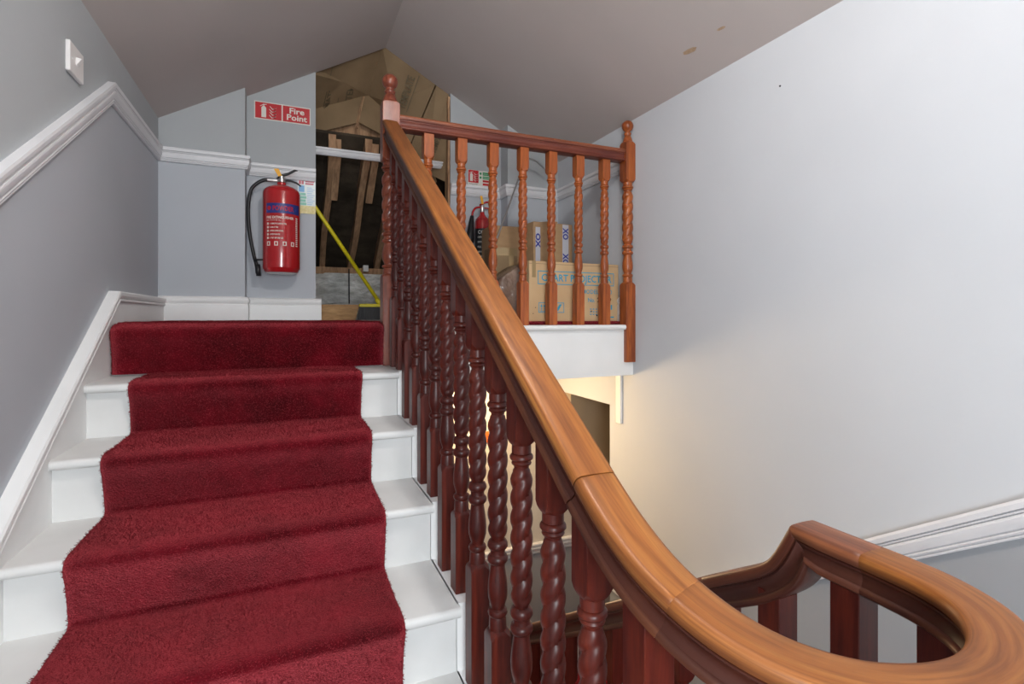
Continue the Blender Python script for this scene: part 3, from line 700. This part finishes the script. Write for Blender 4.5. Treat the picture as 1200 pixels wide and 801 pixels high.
def wrap(name, polys, m, lift=.0006, z0=0.0, sub=14):
    V = []; F = []
    for p in polys:   # rectangles only, subdivided round the curve
        (x0, y0), _, (x1, y1), _ = p; n = max(1, int(abs(x1 - x0) / .008)); b = len(V)
        for i in range(n + 1):
            x = x0 + (x1 - x0) * i / n
            for y in (y0, y1): V.append(cyl(r0 + lift, front, z0)(x, y))
        F += [(b + 2 * i, b + 2 * i + 2, b + 2 * i + 3, b + 2 * i + 1) for i in range(n)]
    return mesh(name, V, F, m, ex)
wrap('blue_band', [rect(-.095, .355, .12, .415)], M['blue'])
def ctext(name, body, size, x, z, m, width=None, bold=0.0): return text(name, body, size, cyl(r0 + .0012, front + x / r0, z), m, ex, bold, width)
ctext('lettering', 'POWDER', .040, -.052, .371, M['signred'], .125, .001)
mesh('lettering', [cyl(r0 + .0012, front, 0)(x, y) for x, y in circ(-.075, .385, .013)], [tuple(range(14))], M['signred'], ex)
ctext('lettering', 'FIRE EXTINGUISHER', .020, -.092, .322, M['cream'], .165, .0006)
ctext('lettering', 'ABC POWDER 9kg', .011, -.092, .308, M['cream'], .09)
for i, tx in enumerate(['1. REMOVE SAFETY PIN', '2. AIM AT FIRE', '3. PRESS LEVER DOWN', '4. SWEEP FROM SIDE', '5. TEST BEFORE USE']):
    ctext('lettering', tx, .013, -.070, .286 - i * .0215, M['cream'], [.098, .052, .08, .062, .08][i], .0004)
shp = []
for i in range(5): shp.append(rect(-.090, .284 - i * .0215, -.077, .297 - i * .0215))
wrap('pictogram', shp, M['cream'], .0008)
for i in range(4):
    wrap('pictogram', [rect(-.090 + .048 * i, .158, -.068 + .048 * i, .184)], M['cream'], .0008)
    wrap('pictogram_figure', [rect(-.084 + .048 * i, .163, -.074 + .048 * i, .179)], M['red'], .0012)
wrap('side_print', [rect(.088, .16 + .012 * i, .104, .167 + .012 * i) for i in range(15)], M['cream'], .0008)
Hv = Hb - .018
MB().lathe([(0, Hv + .030), (.020, Hv + .030), (.020, Hv + .045), (.026, Hv + .048), (.026, Hv + .064), (.016, Hv + .068), (.016, Hv + .085), (0, Hv + .085)], n=20).build('valve', M['steel'], ex, angle=40)
MB().box(-.052, -.018, -.009, .009, Hv + .048, Hv + .062, b=.003).lathe([(0, 0), (.011, 0), (.011, .03), (0, .03)], (-.080, 0, Hv + .055), 14, Matrix.Rotation(math.pi / 2, 3, 'Y')).build('hose_connector', M['steel'], ex)
MB().tube([(-.025, 0, Hv + .066), (.0, -.004, Hv + .088), (.04, -.006, Hv + .105), (.075, -.008, Hv + .128), (.092, -.008, Hv + .128)], [.009, .010, .008, .007, .003], 10, 1).build('squeeze_lever', M['black'], ex, smooth=True)
MB().tube([(.012, 0, Hv + .062), (.05, -.004, Hv + .062), (.085, -.006, Hv + .052), (.112, -.006, Hv + .034)], [.007, .007, .006, .004], 10, 1).build('carry_handle', M['black'], ex, smooth=True)
MB().prism([(-.044, Hv + .125), (-.018, Hv + .130), (.002, Hv + .088), (-.018, Hv + .080)], 1, -.014, -.012).build('safety_tag', M['orange'], ex)
MB().tube([(-.066, 0, Hv + .055), (-.10, .0, Hv + .052), (-.142, .004, Hv + .025), (-.172, .01, Hb - .035), (-.186, .02, Hb - .12), (-.186, .03, Hb - .22), (-.176, .035, Hb - .32), (-.158, .03, Hb - .42), (-.142, .01, .05), (-.135, .0, -.005)], .0105, 12, 5).build('hose', M['black'], ex, smooth=True)
MB().tube([(-.134, .0, .05), (-.128, .0, -.02)], .014, 12).build('hose_nozzle', M['black'], ex, smooth=True)
MB().tube([(-.155, .008, .075), (-.13, -.01, .078), (-.10, -.02, .078)], .006, 8).build('hose_clip', M['black'], ex, smooth=True)
box('wall_bracket', M['steel'], ex, -.02, .02, .10, .119, Hb - .08, Hb - .0)

# ------------------------------------------------------------------ carbon dioxide extinguisher
ex2 = empty('fire_extinguisher', (1.290, 3.500, .27), 'small red carbon dioxide extinguisher with black horn and black label behind the balusters', 'extinguisher', 'fire extinguishers on the back wall')
r1 = .055; H1 = .46
MB().lathe([(0, 0), (.045, 0), (r1, .012), (r1, H1 - .05), (r1 - .008, H1 - .025), (r1 - .028, H1 - .004), (.018, H1 + .010), (.016, H1 + .03), (0, H1 + .03)], n=36).build('cylinder_body', M['red'], ex2, angle=45)
fr2 = math.atan2(-3.5, -1.29)
def cyl2(l, x0, z0): return lambda x, y: Vector(((r1 + l) * math.cos(fr2 + (x + x0) / r1), (r1 + l) * math.sin(fr2 + (x + x0) / r1), z0 + y))
V = []; 
for i in range(13):
    for y in (.04, .36): V.append(cyl2(.0006, -.07, 0)(i * .14 / 12, y))
mesh('black_label', V, [(2 * i, 2 * i + 2, 2 * i + 3, 2 * i + 1) for i in range(12)], M['black'], ex2)
text('lettering', 'CO2', .034, cyl2(.0012, -.032, .322), M['signwhite'], ex2, .001, .062)
for i in range(7): text('lettering', ['CARBON', 'DIOXIDE', 'PULL PIN', 'AIM HORN', 'SQUEEZE', 'NO METAL', '2 kg'][i], .018, cyl2(.0012, -.034, .292 - i * .035), M['signwhite'], ex2, .0004, .05)
MB().lathe([(0, H1 + .025), (.017, H1 + .025), (.019, H1 + .05), (.014, H1 + .075), (0, H1 + .075)], n=18).build('valve', M['steel'], ex2, angle=40)
MB().tube([(-.02, 0, H1 + .075), (.03, -.004, H1 + .10), (.08, -.004, H1 + .10)], [.007, .008, .004], 8).build('squeeze_lever', M['red'], ex2, smooth=True)
MB().tube([(.0, 0, H1 + .058), (.05, -.004, H1 + .055), (.09, -.004, H1 + .045)], [.006, .006, .004], 8).build('carry_handle', M['red'], ex2, smooth=True)
MB().tube([(-.01, -.002, H1 + .06), (-.05, -.005, H1 + .052), (-.075, -.01, H1 + .02), (-.082, -.012, H1 - .02)], .008, 10, 4).build('swivel_pipe', M['red'], ex2, smooth=True)
MB().tube([(-.082, -.012, H1 - .01), (-.088, -.015, H1 - .06), (-.098, -.018, H1 - .17), (-.103, -.02, H1 - .20)], [.013, .020, .029, .030], 18).build('horn', M['black'], ex2, smooth=True)
MB().prism([(-.022, H1 + .14), (-.004, H1 + .14), (.006, H1 + .085), (-.010, H1 + .08)], 1, -.014, -.012).build('safety_tag', M['orange'], ex2)
box('wall_bracket', M['steel'], ex2, -.015, .015, .05, .099, H1 - .12, H1 - .06)

# ------------------------------------------------------------------ boxes on the landing
CZ = ZL + .0205
def carton(name, loc, w_, d_, h_, rz, m, label, group='cardboard cartons on the landing', seam=True):
    o = empty(name, loc, label, 'box', group, rz=rz)
    box('carton_body', m, o, -w_ / 2, w_ / 2, -d_ / 2, d_ / 2, 0, h_, b=.0025)
    return o
bx = carton('projector_box', (1.580, 2.665 + .11, CZ), .620, .21, .350, math.radians(.4), M['card_pale'], 'pale cardboard carton printed CHART PROJECTOR in blue at the landing edge')
F = -.1062
ff = lambda x, z: plane((x, F, z), (1, 0, 0))
shape('printed_frame', frame(-.255, .215, .275, .295, .005), ff(0, 0), M['ink'], bx)
text('lettering', 'CHART PROJECTOR', .058, ff(-.232, .236), M['ink'], bx, .0012, .49)
text('lettering', 'MODEL CP-30', .036, ff(.045, .166), M['ink'], bx, .0005, .215)
text('lettering', 'No.', .036, ff(.085, .116), M['ink'], bx, .0008, .05)
text('lettering', '2299', .040, ff(.15, .116), M['inkblack'], bx, .0002, .105)
shape('printed_lines', [rect(.10 + .02 * i, .07 - .016 * j, .112 + .02 * i, .076 - .016 * j) for i in range(4) for j in range(3)] + [rect(.20, .02, .275, .028)] + [rect(.215 + .018 * i, .07, .225 + .018 * i, .10) for i in range(3)], ff(0, 0), M['ink'], bx)['kind'] = 'stuff'
for c_ in ((.11, .06, .005), (.15, .035, .006), (-.285, .045, .003), (-.27, .08, .003)): shape('ink_spot', [circ(*c_, 8)], ff(0, 0), M['inkblack'], bx)
shape('arrow_symbol', frame(-.25, .05, -.08, .11, .004) + [rect(-.233, .062, -.229, .088), [(-.239, .086), (-.223, .086), (-.231, .1)], rect(-.213, .062, -.209, .088), [(-.219, .086), (-.203, .086), (-.211, .1)], rect(-.24, .057, -.20, .060), [(-.14, .06), (-.11, .1), (-.095, .1), (-.12, .06)], rect(-.19, .058, -.16, .1)], ff(0, 0), M['ink'], bx)
shape('top_flap_seam', [rect(-.31, .334, .31, .336)], ff(0, 0), M['inkbrown'], bx)
box('corner_tape', M['tapebrown'], bx, -.292, -.268, F - .0006, F - .0001, .255, .3495)
# box with printed white tape
b2 = carton('tall_carton', (1.60, 3.12, CZ), .30, .24, .645, math.radians(3), M['card'], 'tall brown carton with navy printed white tape standing behind the projector carton')
F2 = -.1205
box('white_tape', M['tapewhite'], b2, .070, .118, F2 - .001, F2, .30, .640)
for zt in (.625, .455): text('tape_lettering', 'OX', .058, (lambda x, y: Vector((.074 + y, F2 - .002, zt - .085 + x))), M['navy'], b2, .002, .08)
box('white_tape', M['tapewhite'], b2, -.135, -.100, F2 - .001, F2, .30, .610)
text('tape_lettering', 'XO', .045, (lambda x, y: Vector((-.133 + y, F2 - .002, .48 + x))), M['navy'], b2, .002, .09)
box('carton_flap', M['card'], b2, -.03, .028, F2 - .006, F2 - .001, .05, .655)
MB().prism([(-.10, .645), (.0, .645), (.02, .662), (-.06, .652)], 1, -.11, -.09).build('torn_flap', M['card'], b2)
b3 = carton('tall_carton', (1.345, 3.285, CZ), .205, .22, .635, math.radians(-4), M['card'], 'plain brown carton standing against the back wall beside the black extinguisher horn')
b4 = carton('tall_carton', (1.775, 3.372, CZ), .20, .16, .660, math.radians(2), M['card'], 'narrow plain brown carton squeezed against the right wall behind the taped carton')
b5 = carton('taped_parcel', (1.235, 3.015, CZ), .17, .16, .455, math.radians(-5), M['card_old'], 'smaller battered parcel with glossy brown tape behind the brown plastic bundle')
box('parcel_tape', M['tapebrown'], b5, .030, .062, -.082, -.0802, .10, .4545); box('parcel_tape', M['tapebrown'], b5, -.084, .084, -.082, -.0802, .405, .4545)
# brown plastic-wrapped bundle
V = []; nx, nz = 14, 14
bag = MB()
Rr = []
for i in range(11):
    f = i / 10; z = CZ + f * .335
    sw_ = 1 - .25 * f ** 3
    ring = []
    for j in range(40):
        a_ = 2 * math.pi * j / 40; cx, sy = math.cos(a_), math.sin(a_)
        ex_ = math.copysign(abs(cx) ** .45, cx); ey_ = math.copysign(abs(sy) ** .45, sy)
        q = 1 + .07 * noise.noise(Vector((ex_ * 2.2, ey_ * 2.2, f * 4)))
        ring.append(Vector((1.165 + ex_ * .098 * q * sw_, 2.80 + ey_ * .12 * q, z - (.05 * (1 - ex_) * f * f))))
    Rr.append(ring)
bag.rings(Rr); o = bag.build('plastic_bundle', M['brownbag'], smooth=True); tag(o, 'brown plastic-wrapped bundle pressed against the left of the projector carton', 'bundle')

# bent metal pole
o = MB().tube([(1.10, 3.138, .15), (1.190, 3.138, .359), (1.258, 3.138, .509), (1.462, 3.26, .930), (1.520, 3.31, 1.08), (1.545, 3.31, 1.112), (1.585, 3.31, 1.125), (1.639, 3.32, 1.117), (1.742, 3.34, 1.055)], .0065, 10).build('metal_pole', M['steel'], smooth=True)
tag(o, 'thin metal pole with a hooked top leaning behind the landing balusters', 'pole')

# ------------------------------------------------------------------ loft opening and roof void
rf = empty('loft_roof', (0, 0, 0), kind='structure')
def slope_y(y): return 1.30 - (y - 3.80) * .60
for i in range(8):
    y0 = 3.93 + i * .19; z0 = slope_y(y0) + .09 + .0
    mb = MB(); V = [(-.4, y0, z0 + .012), (1.9, y0, z0 + .012), (1.9, y0 + .21, z0 - .126 + .0), (-.4, y0 + .21, z0 - .126), (-.4, y0, z0 + .03), (1.9, y0, z0 + .03), (1.9, y0 + .21, z0 - .108), (-.4, y0 + .21, z0 - .108)]
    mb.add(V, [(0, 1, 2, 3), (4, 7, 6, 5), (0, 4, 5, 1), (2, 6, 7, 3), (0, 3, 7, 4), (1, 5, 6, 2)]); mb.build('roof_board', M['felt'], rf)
for x, wv in ((.290, .01), (.545, -.012), (.79, .008)):
    mb = MB(); R_ = []
    for i in range(9):
        f = i / 8; y = 3.90 + f * 1.28; z = slope_y(y); dx = wv * math.sin(f * 7) * .6
        R_.append([Vector((x + dx - .024, y, z - .04)), Vector((x + dx + .024, y, z - .04)), Vector((x + dx + .026, y, z + .07)), Vector((x + dx - .026, y, z + .07))])
    mb.rings(R_).build('rafter', M['rafter'], rf)
for x in (.335, .605):
    mb = MB(); R_ = []
    for i in range(4):
        f = i / 3; y = 3.96 + f * .34; z = slope_y(y) + .02 - .05 * (f - .5)
        R_.append([Vector((x - .03, y, z - .075)), Vector((x + .022, y, z - .075)), Vector((x + .022, y, z + .05)), Vector((x - .03, y, z + .05))])
    mb.rings(R_).build('rafter', M['rafter'], rf)
MB().box(-.4, 1.9, 5.12, 5.24, .40, .465).build('wall_plate', M['rafter'], rf)
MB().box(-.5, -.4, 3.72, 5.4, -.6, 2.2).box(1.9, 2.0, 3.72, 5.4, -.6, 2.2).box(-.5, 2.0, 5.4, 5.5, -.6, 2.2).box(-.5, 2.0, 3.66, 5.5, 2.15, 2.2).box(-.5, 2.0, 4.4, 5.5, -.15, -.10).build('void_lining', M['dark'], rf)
# rough whitewashed wall at the eaves
V = []; F = []; nx, nz = 60, 14
for i in range(nx + 1):
    for j in range(nz + 1):
        x = -.4 + 2.3 * i / nx; z = .10 + .31 * j / nz + (noise.noise(Vector((x * 14, 0, 0))) * .02 if j == 0 else 0)
        V.append((x, 5.12 + noise.noise(Vector((x * 6, 0, z * 9))) * .035, z))
for i in range(nx):
    for j in range(nz): a_ = i * (nz + 1) + j; F.append((a_, a_ + nz + 1, a_ + nz + 2, a_ + 1))
mesh('wall_eaves', V, F, M['stone'], None, True, kind='structure')
mesh('wall_eaves', [(v[0], v[1] + .06, v[2] - .2 if j_ % (nz + 1) == 0 else v[2]) for j_, v in enumerate(V)], F, M['stone'], None, True, kind='structure')
moulding('trim_8', [((.05, 3.74, 1.128), (0, -1, 0), (0, 0, 1)), ((1.2, 3.74, 1.128), (0, -1, 0), (0, 0, 1))], [(a_ , b_ * .62) for a_, b_ in DADO], M['trimw'])
MB().box(-.5, 2.0, 4.03, 4.06, 1.30, 2.2).build('gable_board', M['rafter'], rf)
o = MB().tube([(.525, 5.06, .45), (.525, 5.055, .30), (.527, 5.06, .12)], .006, 6).build('black_cable', M['black']); tag(o, 'thin black cable hanging down the whitewashed eaves wall', 'cable')
jb = box('junction_box', M['plastic'], None, .655, .705, 5.06, 5.115, .43, .49, b=.003); tag(jb, 'small white junction box at the foot of the rafters', 'box')
o = MB().prism([(.10, -.029), (.445, -.029), (.475, .085), (.10, .085)], 1, 3.86, 3.885).build('timber_board', M['plank']); tag(o, 'short pale timber board standing on edge inside the loft opening', 'board')

# broom leaning in the opening
br = empty('broom', (.548, 3.775, CZ - .0), 'yellow broom with black bristles leaning in the loft opening', 'broom')
MB().tube([(.06, .0, .12), (-.40, -.04, .80), (-.56, -.05, 1.03)], .0135, 12).build('handle', M['yellow'], br, smooth=True)
MB().box(-.088, .088, -.022, .022, .095, .118, b=.004).build('head_block', M['yellow'], br)
MB().lathe([(0, 0), (.020, 0), (.016, .06), (0, .06)], (.066, 0, .105), 14, Matrix.Rotation(-.59, 3, 'Y')).build('socket', M['yellow'], br, smooth=True)
bm_ = MB()
for i in range(26):
    for j in range(4):
        x = -.084 + .168 * i / 25; y = -.018 + .012 * j; xs = x * 1.10 + random.uniform(-.003, .003)
        bm_.box(-.0022, .0022, -.004, .004, 0, .0001)
        n = len(bm_.V) - 8
        base = [(x, y, .096), (xs, y * 1.3, .004)]
        for q in range(8):
            v = bm_.V[n + q]; hi = q % 2
            b_ = base[0] if hi else base[1]
            bm_.V[n + q] = Vector((b_[0] + (v.x), b_[1] + v.y, b_[2]))
bm_.build('bristles', M['bristle'], br, kind='stuff')

# cardboard lining of the opening
def sheet(name, pts, n, m, parent=None):
    """thin board: polygon pts (3D, planar), thickness .004 along n"""
    k = len(pts); V = [Vector(p) for p in pts] + [Vector(p) + Vector(n) * .004 for p in pts]
    F = [tuple(range(k)), tuple(range(2 * k - 1, k - 1, -1))] + [(i, (i + 1) % k, k + (i + 1) % k, k + i) for i in range(k)]
    return MB().add(V, F).build(name, m, parent)
def card(name, pts, m, parent, t=.004):
    """flattened carton panel: fan of triangles over slightly bent corners, with thickness"""
    c = sum((Vector(p) for p in pts), Vector()) / len(pts); k = len(pts)
    n = (Vector(pts[1]) - Vector(pts[0])).cross(Vector(pts[-1]) - Vector(pts[0])).normalized() * t
    if n.y < 0: n = -n
    V = [Vector(p) for p in pts] + [c] + [Vector(p) + n for p in pts] + [c + n]
    F = [(i, (i + 1) % k, k) for i in range(k)] + [((i + 1) % k + k + 1, i + k + 1, 2 * k + 1) for i in range(k)] + [(i, (i + 1) % k, k + 1 + (i + 1) % k, k + 1 + i) for i in range(k)]
    return MB().add(V, F).build(name, m, parent)
def print_on(body, a, b, up, size, m, parent, wd=None, bold=.001, name='printed_lettering'):
    a, b, up = Vector(a), Vector(b), Vector(up); e = (b - a); Lg = e.length; e.normalize(); u = (up - a); u = (u - e * u.dot(e)).normalized()
    n = e.cross(u); n = n if n.y < 0 else -n
    return text(name, body, size, (lambda x, y: a + e * x + u * y + n * .004), m, parent, bold, wd or Lg)
def rule_on(a, b, up, w_, m, parent):
    a, b, up = Vector(a), Vector(b), Vector(up); e = (b - a).normalized(); u = (up - a); u = (u - e * u.dot(e)).normalized(); n = e.cross(u); n = n if n.y < 0 else -n
    return mesh('printed_rule', [a + n * .004, b + n * .004, b + u * w_ + n * .004, a + u * w_ + n * .004], [(0, 1, 2, 3)], m, parent)
cb = empty('cardboard_lining', (0, 0, 0), 'flattened brown cardboard cartons hung under the ridge on the left of the loft opening', 'cardboard')
card('cardboard_sheet', [(.160, 3.632, 1.60), (.160, 3.632, 1.645), (.599, 3.632, 1.880), (.558, 4.0, 1.673), (.514, 4.0, 1.659), (.165, 4.0, 1.505)], M['card_old'], cb)
card('cardboard_flap', [(.165, 4.0, 1.511), (.513, 4.0, 1.662), (.459, 3.95, 1.433), (.165, 3.95, 1.315)], M['card_old'], cb)
card('cardboard_flap', [(.530, 4.0, 1.667), (.564, 4.0, 1.674), (.647, 4.0, 1.609), (.664, 3.95, 1.367), (.480, 3.95, 1.442)], M['card_old'], cb)
MB().tube([(.524, 4.005, 1.66), (.500, 3.985, 1.54), (.468, 3.955, 1.40)], .008, 6).build('timber_strip', M['rafter'], cb)
print_on('MATE', (.270, 4.02, 1.545), (.300, 3.86, 1.632), (.245, 4.0, 1.53), .07, M['inkbrown'], cb)
print_on('TEMPLATE', (.430, 3.99, 1.615), (.452, 3.70, 1.78), (.38, 3.98, 1.60), .07, M['inkbrown'], cb)
rule_on((.335, 3.99, 1.585), (.37, 3.66, 1.76), (.30, 3.97, 1.57), .006, M['inkbrown'], cb)
rule_on((.235, 3.99, 1.53), (.275, 3.66, 1.69), (.20, 3.97, 1.52), .006, M['inkbrown'], cb)
cr = empty('cardboard_lining', (0, 0, 0), 'large brown cardboard sheets with faded print lining the right side of the loft opening', 'cardboard')
card('cardboard_sheet', [(.599, 3.632, 1.882), (.976, 3.632, 1.678), (.835, 3.9, 1.271), (.664, 3.95, 1.367), (.647, 4.0, 1.609), (.558, 4.0, 1.673)], M['card_old'], cr)
card('cardboard_sheet', [(.984, 3.632, 1.672), (1.078, 3.632, 1.623), (1.099, 3.70, .991), (.988, 3.8, 1.068), (.857, 3.88, 1.171), (.842, 3.9, 1.267)], M['card_old'], cr)
print_on('TEMPLATE', (.785, 3.775, 1.519), (.834, 3.655, 1.711), (.760, 3.775, 1.534), .075, M['inkbrown'], cr)
print_on('TEMPLATE', (1.000, 3.725, 1.205), (1.055, 3.645, 1.385), (.976, 3.735, 1.227), .06, M['inkbrown'], cr)
rule_on((.80, 3.765, 1.50), (.862, 3.63, 1.72), (.77, 3.77, 1.52), .006, M['inkbrown'], cr)
MB().box(1.074, 1.0805, 3.61, 3.72, -.02, 1.60).build('cardboard_edge', M['card'], cr)
box('timber_strip', M['rafter'], cr, 1.064, 1.0795, 3.606, 3.632, -.02, 1.60)
o = sheet('cardboard_offcut', [(.90, 3.98, .88), (.96, 3.95, .84), (1.06, 3.90, 1.05), (1.04, 3.92, 1.14), (.98, 3.95, 1.0)], (0, 1, 0), M['card']); tag(o, 'loose curled cardboard offcut in the dark right side of the loft opening', 'cardboard')

# chips and stains on the right ceiling slope
def blotch(x, y, rx, ry, rot, label):
    pts_ = []
    for i in range(18):
        a_ = 2 * math.pi * i / 18; q = 1 + .35 * noise.noise(Vector((math.cos(a_) * 2 + x * 9, math.sin(a_) * 2, y)))
        px, py = rx * q * math.cos(a_), ry * q * math.sin(a_); X = x + px * math.cos(rot) - py * math.sin(rot); Y = y + px * math.sin(rot) + py * math.cos(rot)
        pts_.append((X, Y, ceil_z(X) - .0015))
    o = mesh('ceiling_stain', pts_ , [tuple(range(18))], M['stain'], None); tag(o, label, 'stain', 'stains on the right ceiling slope')
blotch(1.748, 1.90, .011, .040, .12, 'larger brown damp stain on the right ceiling slope')
blotch(1.742, 1.70, .006, .022, .12, 'smaller brown stain on the ceiling slope nearer the camera')
o = MB().lathe([(0, 0), (.004, .0), (.003, .004), (0, .005)], (XR, 1.53, .97), 8, Matrix.Rotation(-math.pi / 2, 3, 'Y')).build('wall_nail', M['black']); tag(o, 'tiny black nail head high on the right wall', 'nail')

# ------------------------------------------------------------------ lower hall
o = box('orange_notice', M['signorange'], None, 1.285, 1.335, 3.482, 3.489, -.915, -.835); tag(o, 'small orange notice on the warmly lit hall wall seen between balusters', 'notice')
lamp = empty('hall_ceiling_lamp', (1.05, 3.12, -.352), 'round warm ceiling lamp under the landing lighting the lower hall', 'lamp')
MB().lathe([(0, 0), (.10, 0), (.10, -.02), (.0, -.02)], n=32).build('lamp_base', M['white'], lamp, angle=40)
MB().lathe([(.09, -.02), (.088, -.05), (.06, -.075), (0.0005, -.085)], n=32).build('lamp_globe', M['glow'], lamp, smooth=True)
light('hall_bulb', 'POINT', (1.05, 3.12, -.55), 26, (1.0, .71, .40), shadow_soft_size=.08)
lamp2 = empty('ceiling_lamp', (.50, .62, ceil_z(.50)), 'round ceiling lamp over the stairs', 'lamp')
MB().lathe([(0, 0), (.09, -.03), (.09, -.05), (.0, -.05)], n=32).build('lamp_base', M['white'], lamp2, angle=40)
MB().lathe([(.08, -.05), (.078, -.08), (.05, -.105), (0.0005, -.112)], n=32).build('lamp_globe', M['glow2'], lamp2, smooth=True)
light('landing_bulb', 'POINT', (.50, .62, 1.64), 52, (1.0, .965, .93), shadow_soft_size=.05)
